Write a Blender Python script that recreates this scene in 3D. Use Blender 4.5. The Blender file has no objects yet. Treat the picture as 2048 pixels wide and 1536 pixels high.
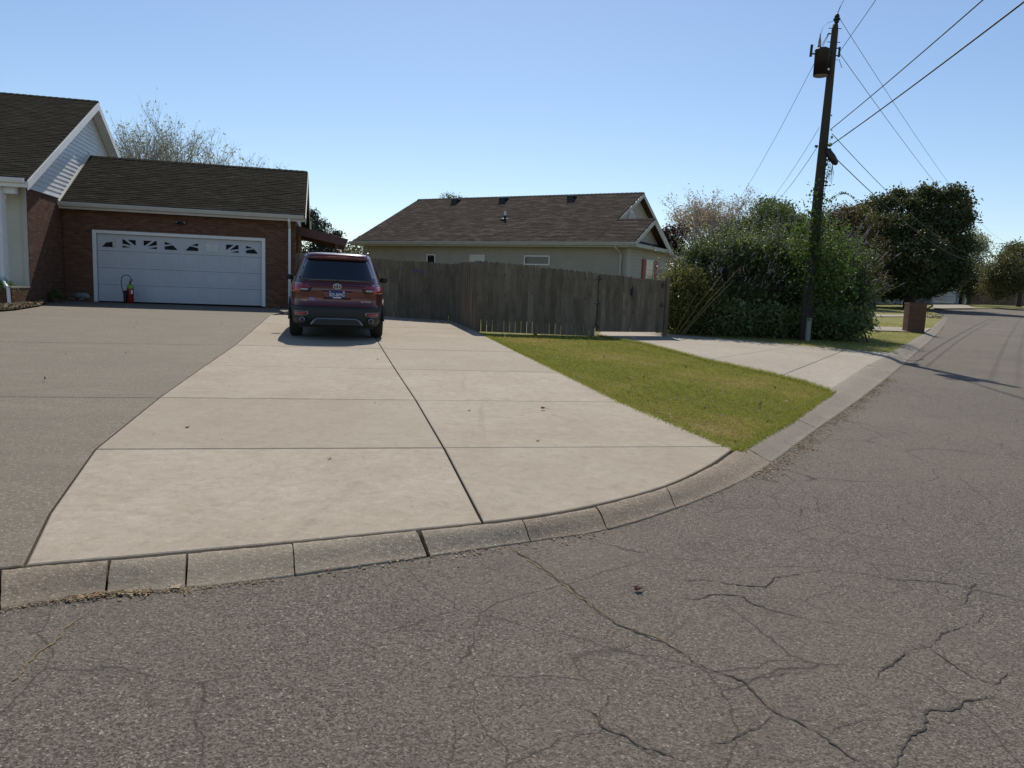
import bpy, bmesh, math, random
import numpy as np
from mathutils import Vector, Matrix

PTS = {
    'kerb_top': [[-3.025, 3.034], [-2.959, 3.053], [-2.863, 3.08], [-2.754, 3.112], [-2.648, 3.144], [-2.56, 3.172], [-2.494, 3.196], [-2.439, 3.219], [-2.391, 3.241], [-2.346, 3.261], [-2.303, 3.281], [-2.263, 3.299], [-2.229, 3.315], [-2.196, 3.33], [-2.163, 3.346], [-2.125, 3.362], [-2.083, 3.379], [-2.04, 3.395], [-1.994, 3.413], [-1.945, 3.431], [-1.893, 3.452], [-1.837, 3.474], [-1.78, 3.498], [-1.718, 3.524], [-1.652, 3.552], [-1.578, 3.582], [-1.497, 3.615], [-1.41, 3.651], [-1.317, 3.689], [-1.218, 3.73], [-1.113, 3.775], [-0.999, 3.825], [-0.876, 3.879], [-0.748, 3.937], [-0.62, 3.995], [-0.496, 4.051], [-0.376, 4.105], [-0.256, 4.157], [-0.139, 4.21], [-0.025, 4.265], [0.084, 4.322], [0.184, 4.381], [0.278, 4.439], [0.368, 4.5], [0.46, 4.568], [0.558, 4.646], [0.664, 4.735], [0.775, 4.833], [0.888, 4.938], [0.999, 5.05], [1.107, 5.167], [1.209, 5.291], [1.309, 5.421], [1.406, 5.558], [1.503, 5.699], [1.598, 5.843], [1.682, 5.978], [1.756, 6.104], [1.833, 6.241], [1.928, 6.407], [2.058, 6.621], [2.223, 6.885], [2.415, 7.185], [2.629, 7.521], [2.862, 7.889], [3.109, 8.289], [3.364, 8.711], [3.629, 9.156], [3.914, 9.638], [4.231, 10.172], [4.59, 10.771], [5.001, 11.454], [5.458, 12.212], [5.944, 13.016], [6.445, 13.841], [6.945, 14.658], [7.41, 15.41], [7.849, 16.115], [8.316, 16.86], [8.864, 17.734], [9.547, 18.826], [10.406, 20.197], [11.406, 21.787], [12.485, 23.505], [13.582, 25.261], [14.634, 26.965], [15.606, 28.56], [16.537, 30.106], [17.484, 31.688], [18.503, 33.391], [19.65, 35.3], [21.079, 37.667], [22.751, 40.437], [24.437, 43.229], [25.909, 45.666], [26.936, 47.367]],
    'kerb_bot': [[-2.631, 2.695], [-2.583, 2.722], [-2.514, 2.759], [-2.436, 2.802], [-2.36, 2.845], [-2.3, 2.884], [-2.257, 2.917], [-2.222, 2.95], [-2.194, 2.981], [-2.168, 3.01], [-2.141, 3.037], [-2.114, 3.059], [-2.09, 3.079], [-2.066, 3.096], [-2.04, 3.114], [-2.01, 3.134], [-1.976, 3.157], [-1.94, 3.183], [-1.901, 3.208], [-1.857, 3.233], [-1.808, 3.255], [-1.752, 3.272], [-1.691, 3.284], [-1.625, 3.296], [-1.554, 3.311], [-1.478, 3.334], [-1.399, 3.365], [-1.316, 3.401], [-1.228, 3.441], [-1.133, 3.487], [-1.03, 3.537], [-0.916, 3.595], [-0.791, 3.66], [-0.661, 3.729], [-0.531, 3.798], [-0.408, 3.863], [-0.292, 3.925], [-0.179, 3.986], [-0.068, 4.045], [0.039, 4.104], [0.143, 4.161], [0.242, 4.213], [0.336, 4.26], [0.427, 4.307], [0.519, 4.362], [0.616, 4.429], [0.716, 4.51], [0.817, 4.6], [0.921, 4.699], [1.027, 4.806], [1.137, 4.92], [1.252, 5.042], [1.372, 5.173], [1.494, 5.311], [1.615, 5.454], [1.733, 5.601], [1.839, 5.739], [1.934, 5.87], [2.033, 6.011], [2.147, 6.181], [2.29, 6.398], [2.464, 6.668], [2.66, 6.977], [2.876, 7.319], [3.108, 7.686], [3.353, 8.07], [3.604, 8.458], [3.863, 8.854], [4.14, 9.279], [4.448, 9.755], [4.798, 10.302], [5.194, 10.926], [5.628, 11.613], [6.095, 12.355], [6.588, 13.143], [7.1, 13.968], [7.61, 14.793], [8.121, 15.624], [8.667, 16.517], [9.284, 17.526], [10.007, 18.706], [10.87, 20.112], [11.849, 21.706], [12.894, 23.409], [13.952, 25.137], [14.971, 26.812], [15.911, 28.362], [16.804, 29.843], [17.715, 31.358], [18.705, 33.012], [19.838, 34.909], [21.27, 37.317], [22.962, 40.167], [24.674, 43.056], [26.171, 45.583], [27.214, 47.343]],
    'kerb_node': [0, 5, 10, 15, 20, 25, 30, 35, 40, 45, 50, 55, 60, 65, 70, 75, 80, 85, 90, 95],
    'drive_left': [[-2.233, 3.313], [-2.56, 4.068], [-3.111, 5.513], [-3.686, 7.753], [-4.285, 10.401], [-4.891, 13.142], [-6.971, 21.435]],
    'drive_right': [[2.02, 6.554], [1.362, 8.825], [0.8, 11.363], [0.081, 14.131], [-0.47, 16.628], [-0.768, 18.348], [-0.99, 19.051], [-1.864, 22.652]],
    'drive_center': [[-0.127, 4.257], [-0.526, 6.001], [-1.077, 8.339], [-1.66, 10.67], [-2.313, 13.334], [-2.95, 15.941], [-3.603, 18.452], [-4.738, 23.059]],
    'joints': [[-3.111, 5.513], [2.024, 6.614], [-3.686, 7.753], [1.362, 8.825], [-4.285, 10.401], [0.8, 11.363], [-4.891, 13.142], [0.081, 14.131], [-5.578, 15.786], [-0.47, 16.628], [-6.16, 18.193], [-1.046, 19.371]],
    'lawn': [[-0.761, 18.192], [1.346, 8.715], [1.997, 6.473], [3.028, 8.066], [4.474, 10.457], [4.433, 11.492], [4.199, 12.422], [3.623, 14.117], [3.001, 17.12], [2.113, 18.968]],
    'ndrive': [[2.06, 18.706], [3.012, 17.188], [3.646, 14.21], [4.223, 12.495], [4.481, 11.618], [4.584, 10.722], [6.899, 14.559], [9.047, 17.873], [8.563, 18.013], [7.645, 18.72], [6.255, 19.881], [3.983, 21.151], [5.074, 25.337], [3.026, 24.429]],
    'njoint': [[3.646, 14.21], [6.666, 18.255], [3.012, 17.188], [5.153, 20.246], [4.359, 12.163], [8.012, 18.127]],
    'lawn_far': [[9.047, 17.873], [14.634, 26.965], [19.65, 35.3], [26.936, 47.367], [27.825, 49.113], [35.017, 64.392], [48.45, 87.503], [8.889, 49.791], [4.021, 27.393], [4.89, 23.993], [3.945, 20.945], [6.198, 19.699], [7.58, 18.558], [8.528, 17.937]],
    'strip_a': [[4.448, 24.658], [13.532, 30.364], [17.354, 31.368], [15.113, 27.719], [12.256, 27.473], [4.213, 23.326]],
    'strip_b': [[5.952, 33.159], [21.028, 44.677], [27.498, 48.59], [26.488, 46.519], [19.464, 41.329], [5.654, 31.474]],
    'far_drive': [[49.249, 89.273], [58.762, 99.173], [45.088, 73.949], [36.374, 65.613]],
    'road_far': [[28.626, 50.52], [36.732, 67.546], [41.509, 72.133], [47.72, 78.268], [58.879, 87.484], [82.98, 91.576]],
    'far_verge': [[64.045, 107.746], [137.316, 141.375], [81.042, 89.438], [57.504, 85.441], [46.605, 76.44]],
    'mulch': [[-16.011, 22.101], [-14.741, 22.919], [-13.727, 22.094], [-13.059, 20.68], [-12.521, 18.827], [-12.453, 17.167]],
    'apron_joint': [[-5.555, 7.326], [-3.686, 7.753], [-6.921, 12.516], [-4.891, 13.142]],
    'cracks': [[[0.024, 4.043], [0.148, 3.851], [0.264, 3.632], [0.41, 3.341], [0.506, 3.173], [0.692, 3.02], [0.768, 2.873], [0.869, 2.786], [0.935, 2.736], [0.967, 2.631], [1.002, 2.533], [1.097, 2.435], [1.132, 2.346], [1.172, 2.283], [1.199, 2.215]], [[0.873, 3.693], [1.069, 3.715], [1.193, 3.665], [1.321, 3.667], [1.424, 3.78], [1.543, 3.84], [1.717, 3.942], [1.901, 3.901], [2.107, 3.823], [2.26, 3.84], [2.377, 3.794], [2.433, 3.743], [2.544, 3.681], [2.675, 3.589]], [[0.79, 3.497], [0.904, 3.463], [1.054, 3.536], [1.165, 3.536], [1.181, 3.452], [1.295, 3.377], [1.375, 3.333], [1.44, 3.303], [1.562, 3.255], [1.676, 3.194], [1.782, 3.13], [1.838, 3.068], [1.877, 2.95], [1.891, 2.845], [1.94, 2.79], [2.086, 2.889], [2.224, 2.968]], [[2.518, 3.902], [2.501, 3.821], [2.361, 3.674], [2.238, 3.539]], [[2.386, 3.531], [2.223, 3.38], [2.157, 3.333], [2.053, 3.254], [1.979, 3.222], [1.843, 3.077], [1.759, 3.052], [1.559, 2.898], [1.467, 2.802]], [[1.886, 2.704], [1.756, 2.66], [1.652, 2.603], [1.57, 2.577], [1.541, 2.531], [1.501, 2.477], [1.404, 2.41], [1.337, 2.315], [1.263, 2.232]], [[0.981, 2.513], [0.88, 2.431], [0.762, 2.341], [0.69, 2.33], [0.652, 2.29]], [[0.615, 3.018], [0.472, 2.916], [0.316, 2.826]], [[-0.178, 3.862], [-0.03, 3.708], [0.085, 3.612], [0.235, 3.537]], [[0.478, 3.599], [0.583, 3.599], [0.704, 3.588], [0.821, 3.552]], [[-0.057, 2.488], [0.051, 2.481], [0.132, 2.503], [0.153, 2.537], [0.243, 2.537]], [[0.251, 2.519], [0.346, 2.474], [0.358, 2.406], [0.427, 2.338], [0.464, 2.29], [0.566, 2.246], [0.644, 2.234]], [[-1.763, 3.104], [-1.776, 2.97], [-1.76, 2.849], [-1.762, 2.697], [-1.745, 2.596], [-1.721, 2.512], [-1.777, 2.452]], [[1.336, 3.554], [1.473, 3.511], [1.747, 3.726], [1.923, 3.688]], [[0.692, 3.02], [0.755, 3.13], [0.859, 3.246]], [[0.768, 2.873], [0.669, 2.814], [0.598, 2.751]], [[0.17, 2.309], [0.306, 2.346], [0.43, 2.397]], [[0.923, 2.735], [1.098, 2.794], [1.269, 2.827]], [[1.097, 2.435], [1.23, 2.466], [1.41, 2.546]]],
    'big_tree': [[30.944, 64.4, 7.126, 2.365, 2.365, 2.452], [34.874, 66.0, 8.02, 2.783, 2.783, 2.513], [37.676, 67.6, 8.466, 1.563, 1.563, 2.298], [36.85, 65.2, 5.506, 1.507, 1.507, 2.394], [35.396, 66.8, 5.08, 3.452, 3.071, 2.362], [30.981, 64.4, 4.627, 2.102, 2.102, 2.014], [29.386, 66.0, 9.0, 0.898, 0.898, 0.718], [31.113, 67.6, 10.081, 0.827, 0.827, 0.644], [31.05, 65.2, 9.984, 0.709, 0.692, 0.532], [32.922, 66.8, 10.827, 0.818, 0.768, 0.591], [32.917, 64.4, 10.046, 0.569, 0.569, 0.438], [34.767, 66.0, 11.051, 0.853, 0.817, 0.628], [36.97, 67.6, 10.902, 0.644, 0.598, 0.46], [36.719, 65.2, 10.941, 0.887, 0.749, 0.576], [38.57, 66.8, 10.442, 0.636, 0.636, 0.636], [37.583, 64.4, 8.822, 0.526, 0.526, 0.963], [38.584, 66.0, 6.883, 0.628, 0.628, 0.898], [39.499, 67.6, 4.821, 0.735, 0.735, 0.919], [28.75, 65.2, 6.468, 0.887, 0.887, 0.887], [29.922, 66.8, 4.44, 0.908, 0.908, 0.908], [32.616, 64.4, 3.133, 2.628, 1.366, 1.051], [36.736, 66.0, 3.987, 1.795, 1.284, 0.987], [35.737, 67.6, 3.798, 2.298, 1.793, 1.379], [31.752, 65.2, 2.934, 1.241, 0.807, 0.621], [35.87, 66.8, 3.094, 1.635, 0.827, 0.636]],
    'big_front': [[31.275, 60.9, 3.542, 1.905, 1.507, 1.16], [30.275, 61.5, 3.673, 1.673, 1.631, 1.255], [32.888, 62.1, 4.226, 1.858, 1.858, 1.52], [30.785, 61.2, 5.121, 2.081, 1.948, 1.498], [33.067, 61.8, 5.631, 1.849, 1.849, 1.681], [29.234, 60.9, 3.067, 1.408, 1.077, 0.828]],
    'brown_tree': [[23.369, 56.8, 7.891, 0.618, 0.603, 0.463], [24.665, 58.0, 8.351, 0.631, 0.615, 0.473], [26.151, 59.2, 8.377, 0.644, 0.628, 0.483], [22.635, 57.4, 7.186, 0.546, 0.546, 0.546], [25.115, 58.6, 6.322, 1.992, 1.992, 1.992], [25.596, 56.8, 4.753, 1.622, 1.622, 2.124], [23.472, 58.0, 6.894, 1.262, 1.262, 1.262], [25.617, 59.2, 7.902, 1.449, 0.942, 0.725], [26.574, 57.4, 3.319, 1.171, 1.171, 1.171], [24.104, 58.6, 4.768, 1.195, 1.195, 1.594]],
    'mid_tree_a': [[13.267, 41.2, 5.804, 0.84, 0.84, 0.84], [12.701, 42.0, 5.181, 0.914, 0.914, 0.8], [13.884, 42.8, 6.793, 0.466, 0.466, 0.378], [14.068, 41.6, 6.269, 0.396, 0.396, 0.339], [13.229, 42.4, 4.273, 1.442, 1.442, 1.153]],
    'mid_tree_b': [[15.285, 43.2, 5.784, 1.116, 1.116, 0.94], [16.271, 44.0, 5.039, 0.898, 0.898, 1.047], [15.401, 44.8, 6.784, 0.609, 0.554, 0.426], [15.934, 43.6, 3.872, 1.482, 1.482, 1.186]],
    'mid_tree_c': [[12.284, 45.2, 4.968, 0.984, 0.984, 0.922], [11.942, 46.0, 4.413, 0.938, 0.938, 0.938], [13.297, 46.8, 5.563, 0.796, 0.796, 0.796], [12.821, 45.6, 3.24, 1.55, 1.55, 1.24]],
    'pale_tree': [[12.984, 51.2, 6.703, 1.602, 1.602, 1.323], [12.499, 52.0, 5.42, 1.132, 1.132, 1.238], [13.838, 52.8, 7.826, 1.077, 0.747, 0.574], [13.443, 51.6, 4.093, 1.754, 1.754, 1.404]],
    'maroon_tree': [[8.551, 41.4, 4.447, 0.563, 0.563, 0.732], [8.316, 42.0, 4.936, 0.4, 0.4, 0.4], [9.132, 42.6, 3.716, 0.463, 0.463, 0.637], [8.71, 41.7, 2.983, 0.567, 0.567, 0.681], [9.111, 42.3, 5.151, 0.23, 0.23, 0.23]],
    'back_tree': [[58.917, 98.4, 8.595, 1.606, 1.606, 2.409], [59.134, 100.0, 10.618, 1.088, 1.088, 1.088], [61.517, 101.6, 9.834, 0.829, 0.829, 0.967]],
    'olive_tree': [[54.317, 90.4, 4.799, 1.721, 1.721, 2.09], [53.937, 92.0, 6.005, 1.251, 1.251, 1.877]],
    'right_tree': [[52.928, 82.4, 5.447, 2.353, 2.353, 1.905], [55.716, 84.0, 6.953, 2.171, 2.171, 1.828], [55.791, 85.6, 8.238, 1.048, 1.048, 0.815], [53.09, 83.2, 3.842, 1.697, 1.697, 1.358], [57.837, 84.8, 5.411, 2.307, 2.307, 2.307]],
    'garage_tree': [[-9.698, 37.4, 4.072, 0.509, 0.509, 0.61], [-9.477, 38.0, 3.684, 0.62, 0.47, 0.362], [-10.568, 38.6, 4.43, 0.472, 0.472, 0.682], [-9.77, 37.7, 3.043, 0.974, 0.733, 0.564], [-9.126, 38.3, 4.014, 0.26, 0.203, 0.156], [-10.07, 37.4, 4.828, 0.229, 0.229, 0.305]],
    'roof_tree': [[-5.62, 61.6, 8.572, 0.503, 0.49, 0.377], [-4.682, 62.0, 8.496, 0.422, 0.422, 0.337], [-5.374, 62.4, 7.438, 1.018, 1.018, 1.103]],
    'low_shrub_a': [[-13.092, 59.6, 4.07, 0.648, 0.474, 0.365], [-12.702, 60.0, 3.754, 0.816, 0.53, 0.408]],
    'low_shrub_b': [[-11.914, 59.6, 3.998, 0.365, 0.365, 0.284], [-12.065, 60.0, 3.465, 0.653, 0.53, 0.408]],
    'hedge': [[5.073, 22.3, 1.607, 0.607, 0.607, 0.758], [6.186, 23.0, 2.097, 0.97, 0.97, 1.032], [7.76, 23.7, 2.397, 1.128, 1.128, 1.031], [8.476, 22.65, 2.178, 1.109, 1.109, 1.109], [9.858, 23.35, 2.087, 0.826, 0.826, 1.111], [6.203, 22.3, 1.283, 1.441, 0.986, 0.758], [8.07, 23.0, 1.337, 1.642, 1.118, 0.86], [9.817, 23.7, 1.231, 1.128, 1.048, 0.806], [10.035, 22.65, 1.494, 0.554, 0.554, 0.708], [9.312, 23.35, 2.676, 0.635, 0.635, 0.572], [6.676, 22.3, 2.832, 0.607, 0.513, 0.394], [5.539, 23.0, 2.672, 0.469, 0.469, 0.407]],
    'hedge_skirt': [[6.344, 21.2, 0.963, 1.153, 0.6, 0.461], [7.757, 21.6, 0.929, 1.322, 0.649, 0.499], [9.225, 22.0, 0.822, 0.898, 0.622, 0.479], [9.534, 21.4, 0.934, 0.495, 0.492, 0.378], [5.657, 21.8, 0.913, 0.741, 0.578, 0.445]],
    'yellow_bush': [[4.391, 21.1, 1.45, 0.488, 0.488, 0.631], [4.801, 21.5, 1.884, 0.526, 0.526, 0.497], [4.667, 21.9, 0.872, 0.536, 0.536, 0.447], [5.146, 21.3, 1.336, 0.435, 0.435, 0.724]],
    't_big': [32.7, 62.722],
    't_brown': [26.596, 56.436],
    't_right': [64.078, 96.298],
    'mail': [14.871, 28.066],
    'farfence_a': [60.345, 101.286],
    'farfence_b': [85.438, 110.516],
    'fh_l': [24.367, 64.667],
    'fh_r': [59.276, 99.708],
    'col1': [39.119, 80.331],
    'col2': [41.553, 82.915],
    'col3': [49.042, 90.867],
    'gd_l': [49.501, 89.949],
    'gd_r': [56.49, 96.957],
    'leaf1': [0.653, 3.534],
    'leaf2': [-2.795, 6.388],
    'leaf3': [-0.878, 3.598],
    'leaf4': [0.243, 6.475],
    'leaf5': [-1.348, 5.529],
    'leaf6': [-0.435, 7.777],
    'leaf7': [-1.823, 3.205],
    'leaf8': [-1.527, 3.329],
    'leaf9': [0.341, 8.032],
    'leaf10': [1.771, 7.745],
    'shrubL': [-13.932, 20.385],
    'anim1': [-14.345, 24.403],
    'anim2': [-13.859, 23.179],
    'ext': [-12.304, 24.249],
    'gravelend': [24.015, 43.738],
}
CAM_M = [[0.999278, -0.037991, -0.0], [0.004725, 0.124271, -0.992237], [0.037696, 0.991521, 0.12436]]
EYE, PA, PB, PC = 1.56, -0.006899, 0.019277, 0.129700

# ------------------------------------------------------------------ camera, sky, sun
S = bpy.context.scene
COL = S.collection
rng = random.Random(7)
cam_d = bpy.data.cameras.new("camera"); cam = bpy.data.objects.new("camera", cam_d); COL.objects.link(cam)
m4 = Matrix([r + [0] for r in CAM_M] + [[0, 0, 0, 1]]); m4.translation = Vector((0, 0, EYE)); cam.matrix_world = m4
cam_d.sensor_width = 36; cam_d.lens = 36 * 1500 / 2048; cam_d.clip_start = .05; cam_d.clip_end = 3000
S.camera = cam
SUN_EL, SUN_AZ = 47.0, -2.5          # azimuth from +Y towards +X
w = bpy.data.worlds.new("World"); S.world = w; w.use_nodes = True
nt = w.node_tree; bg = nt.nodes["Background"]
sky = nt.nodes.new("ShaderNodeTexSky"); sky.sky_type = 'NISHITA'; sky.sun_disc = False
sky.sun_elevation = math.radians(SUN_EL); sky.sun_rotation = math.radians(SUN_AZ)
sky.altitude = 200; sky.air_density = 1.0; sky.dust_density = .3; sky.ozone_density = 3.2
nt.links.new(sky.outputs[0], bg.inputs[0]); bg.inputs[1].default_value = .117
sl = bpy.data.lights.new("sun", 'SUN'); sl.energy = 4.6; sl.angle = math.radians(.53); sl.color = (1, .93, .82)
so = bpy.data.objects.new("sun", sl); COL.objects.link(so)
az, el = math.radians(SUN_AZ), math.radians(SUN_EL)
sd = Vector((math.sin(az) * math.cos(el), math.cos(az) * math.cos(el), math.sin(el)))
so.rotation_euler = sd.to_track_quat('Z', 'Y').to_euler(); so.location = (0, 0, 40)
S.view_settings.view_transform = 'Standard'; S.view_settings.look = 'None'
S.view_settings.exposure = 0.0; S.view_settings.gamma = 1; S.view_settings.use_curve_mapping = False

def H(x, y): return PC + PA * x + PB * y + .0058 * max(0., y - 35.)

# ------------------------------------------------------------------ object helpers
def tag(o, label=None, cat=None, group=None, kind=None):
    if label: o["label"] = label
    if cat: o["category"] = cat
    if group: o["group"] = group
    if kind: o["kind"] = kind
    return o
def empty(name, loc=(0, 0, 0), rz=0, label=None, cat=None, group=None):
    o = bpy.data.objects.new(name, None); o.location = loc; o.rotation_euler = (0, 0, rz); COL.objects.link(o)
    o.empty_display_size = .2
    return tag(o, label, cat, group)
def link(name, me, mat=None, parent=None, loc=None, smooth=False):
    if mat is not None and not len(me.materials): me.materials.append(mat)
    o = bpy.data.objects.new(name, me); COL.objects.link(o)
    if parent is not None: o.parent = parent
    if loc is not None: o.location = loc
    if smooth:
        for p in me.polygons: p.use_smooth = True
    return o
def mesh(name, vs, fs):
    me = bpy.data.meshes.new(name); me.from_pydata([tuple(v) for v in vs], [], fs); me.update(); return me
class MB:
    """collects shapes into one mesh"""
    def __init__(s): s.v = []; s.f = []
    def add(s, vs, fs):
        n = len(s.v); s.v += [tuple(v) for v in vs]; s.f += [tuple(i + n for i in f) for f in fs]; return s
    def box(s, x0, x1, y0, y1, z0, z1, M=None):
        vs = [Vector(p) for p in ((x0,y0,z0),(x1,y0,z0),(x1,y1,z0),(x0,y1,z0),(x0,y0,z1),(x1,y0,z1),(x1,y1,z1),(x0,y1,z1))]
        if M is not None: vs = [M @ p for p in vs]
        return s.add(vs, [(0,3,2,1),(4,5,6,7),(0,1,5,4),(1,2,6,5),(2,3,7,6),(3,0,4,7)])
    def tube(s, pts, rad, n=8, cap=True):
        pts = [Vector(p) for p in pts]; L = len(pts)
        if not hasattr(rad, '__len__'): rad = [rad] * L
        vs = []; fs = []
        up = Vector((.13, .21, .97))
        for i, p in enumerate(pts):
            t = (pts[min(i + 1, L - 1)] - pts[max(i - 1, 0)]).normalized()
            a = t.cross(up)
            if a.length < .15: a = t.cross(Vector((1, .1, 0)))
            a.normalize(); b = t.cross(a)
            for k in range(n):
                q = 2 * math.pi * k / n; vs.append(p + (a * math.cos(q) + b * math.sin(q)) * rad[i])
        for i in range(L - 1):
            for k in range(n):
                fs.append((i*n+k, i*n+(k+1) % n, (i+1)*n+(k+1) % n, (i+1)*n+k))
        if cap: fs += [tuple(range(n))[::-1], tuple(range((L-1)*n, L*n))]
        return s.add(vs, fs)
    def lathe(s, prof, n=20, M=None):
        vs = []; fs = []
        for r, z in prof:
            for k in range(n):
                q = 2 * math.pi * k / n; p = Vector((r*math.cos(q), r*math.sin(q), z)); vs.append(M @ p if M is not None else p)
        for i in range(len(prof) - 1):
            for k in range(n): fs.append((i*n+k, i*n+(k+1) % n, (i+1)*n+(k+1) % n, (i+1)*n+k))
        fs += [tuple(range(n))[::-1], tuple(range((len(prof)-1)*n, len(prof)*n))]
        return s.add(vs, fs)
    def prism(s, poly, y0, y1):
        """polygon in xz extruded along y"""
        n = len(poly); vs = [(x, y0, z) for x, z in poly] + [(x, y1, z) for x, z in poly]
        fs = [tuple(range(n)), tuple(range(n, 2*n))[::-1]] + [(i, n+i, n+(i+1) % n, (i+1) % n) for i in range(n)]
        return s.add(vs, fs)
    def prismx(s, poly, x0, x1):
        n = len(poly); vs = [(x0, y, z) for y, z in poly] + [(x1, y, z) for y, z in poly]
        fs = [tuple(range(n))[::-1], tuple(range(n, 2*n))] + [(i, (i+1) % n, n+(i+1) % n, n+i) for i in range(n)]
        return s.add(vs, fs)
    def build(s, name, mat=None, parent=None, loc=None, smooth=False, fix=True, bevel=0):
        me = mesh(name, s.v, s.f)
        if fix or bevel:
            bm = bmesh.new(); bm.from_mesh(me)
            if bevel:
                es = [e for e in bm.edges if len(e.link_faces) == 2 and e.calc_face_angle(0) > .6]
                bmesh.ops.bevel(bm, geom=es, offset=bevel, segments=2, affect='EDGES', clamp_overlap=True)
            bmesh.ops.recalc_face_normals(bm, faces=bm.faces[:]); bm.to_mesh(me); bm.free()
        return link(name, me, mat, parent, loc, smooth)
def npmesh(name, V, F, tone=None):
    """fast mesh from numpy: V (n,3), F (m,k)"""
    me = bpy.data.meshes.new(name); n, (m, k) = len(V), F.shape
    me.vertices.add(n); me.vertices.foreach_set("co", np.ascontiguousarray(V, dtype=np.float32).ravel())
    me.loops.add(m * k); me.loops.foreach_set("vertex_index", np.ascontiguousarray(F, dtype=np.int32).ravel())
    me.polygons.add(m); me.polygons.foreach_set("loop_start", np.arange(0, m * k, k, dtype=np.int32))
    me.update(calc_edges=True); me.shade_flat()
    if tone is not None:
        at_ = me.attributes.new("tone", 'FLOAT', 'FACE'); at_.data.foreach_set("value", np.ascontiguousarray(tone, dtype=np.float32))
    return me
def pieces(name, tv, tf, mats, parent, mat, limit, key=None, nvar=1):
    """repeat one small template: nearest ones as objects of their own, the rest joined into one part"""
    mats = list(mats)
    PW = pw(parent)
    mats.sort(key=lambda M: (PW @ M.translation - Vector((0, 0, EYE))).length)
    me = mesh(name, tv, tf)
    me.materials.append(mat)
    for M in mats[:limit]:
        o = bpy.data.objects.new(name, me); COL.objects.link(o); o.parent = parent; o.matrix_local = M
    rest = mats[limit:]
    if rest:
        A = np.array([np.array(M) for M in rest]); T = np.array([list(v) + [1] for v in tv])
        V = np.einsum('nij,kj->nki', A, T)[:, :, :3].reshape(-1, 3)
        k = len(tv); quads = [f for f in tf if len(f) == 4]
        F = (np.arange(len(rest))[:, None, None] * k + np.array(quads)[None]).reshape(-1, 4)
        tone = np.repeat(np.random.RandomState(len(rest)).rand(len(rest)), len(quads))
        o = link(name + "_courses", npmesh(name, V, F, tone), mat, parent); o["kind"] = "stuff"
def pw(o):
    M = Matrix.Identity(4)
    while o is not None:
        M = (Matrix.LocRotScale(o.location, o.rotation_euler, o.scale)) @ M; o = o.parent
    return M

# ------------------------------------------------------------------ materials
def N(nt, t, **k):
    n = nt.nodes.new("ShaderNode" + t)
    for a, b in k.items():
        if a.startswith('i_'): n.inputs[a[2:].replace('_', ' ')].default_value = b
        else: setattr(n, a, b)
    return n
def base_mat(name, col=(.5, .5, .5), rough=.6, metal=0, spec=.5, coat=0):
    m = bpy.data.materials.new(name); m.use_nodes = True; b = m.node_tree.nodes["Principled BSDF"]
    b.inputs["Base Color"].default_value = (*col, 1); b.inputs["Roughness"].default_value = rough
    b.inputs["Metallic"].default_value = metal; b.inputs["Specular IOR Level"].default_value = spec
    b.inputs["Coat Weight"].default_value = coat; b.inputs["Coat Roughness"].default_value = .03
    return m
def ramp(nt, stops, fac):
    r = N(nt, "ValToRGB"); e = r.color_ramp.elements
    while len(e) < len(stops): e.new(.5)
    for x, (p, c) in zip(e, stops): x.position = p; x.color = (*c, 1) if len(c) == 3 else c
    nt.links.new(fac, r.inputs[0]); return r.outputs[0]
def mixc(nt, a, b, fac, mode='MIX'):
    n = N(nt, "Mix", data_type='RGBA', blend_type=mode)
    for i, v in ((6, a), (7, b), (0, fac)):
        if hasattr(v, 'links') or hasattr(v, 'is_linked'): nt.links.new(v, n.inputs[i])
        elif i == 0: n.inputs[0].default_value = v
        else: n.inputs[i].default_value = (*v, 1)
    return n.outputs[2]
def noise(nt, vec, scale, detail=3, rough=.55, dist=0):
    n = N(nt, "TexNoise"); n.inputs["Scale"].default_value = scale; n.inputs["Detail"].default_value = detail
    n.inputs["Roughness"].default_value = rough; n.inputs["Distortion"].default_value = dist
    if vec is not None: nt.links.new(vec, n.inputs["Vector"])
    return n.outputs[0]
def scalev(nt, vec, s):
    m = N(nt, "Mapping"); m.inputs["Scale"].default_value = s; nt.links.new(vec, m.inputs[0]); return m.outputs[0]
def bump(nt, h, strength, dist=.01, prev=None):
    b = N(nt, "Bump"); b.inputs["Strength"].default_value = strength; b.inputs["Distance"].default_value = dist
    nt.links.new(h, b.inputs["Height"])
    if prev is not None: nt.links.new(prev, b.inputs["Normal"])
    return b.outputs[0]
def wpos(nt): return N(nt, "NewGeometry").outputs["Position"]
def opos(nt): return N(nt, "TexCoord").outputs["Object"]
def orand(nt):
    """one random number per piece, separate or joined"""
    a = N(nt, "Attribute", attribute_name="tone"); o = N(nt, "ObjectInfo")
    s = N(nt, "Math", operation='ADD'); nt.links.new(a.outputs["Fac"], s.inputs[0]); nt.links.new(o.outputs["Random"], s.inputs[1])
    f = N(nt, "Math", operation='FRACT'); nt.links.new(s.outputs[0], f.inputs[0]); return f.outputs[0]
def fin(m, col=None, nrm=None, rough=None):
    nt = m.node_tree; b = nt.nodes["Principled BSDF"]
    if col is not None: nt.links.new(col, b.inputs["Base Color"])
    if nrm is not None: nt.links.new(nrm, b.inputs["Normal"])
    if rough is not None: nt.links.new(rough, b.inputs["Roughness"])
    return m
def mottled(name, c0, c1, scale=3, rough=.6, bstr=.0, bscale=60, spec=.4, metal=0, world=False):
    m = base_mat(name, c0, rough, metal, spec); nt = m.node_tree; p = wpos(nt) if world else opos(nt)
    c = ramp(nt, [(.3, c0), (.7, c1)], noise(nt, p, scale, 5, .65))
    n = bump(nt, noise(nt, p, bscale, 3), bstr, .004) if bstr else None
    return fin(m, c, n)
M = {}
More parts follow.
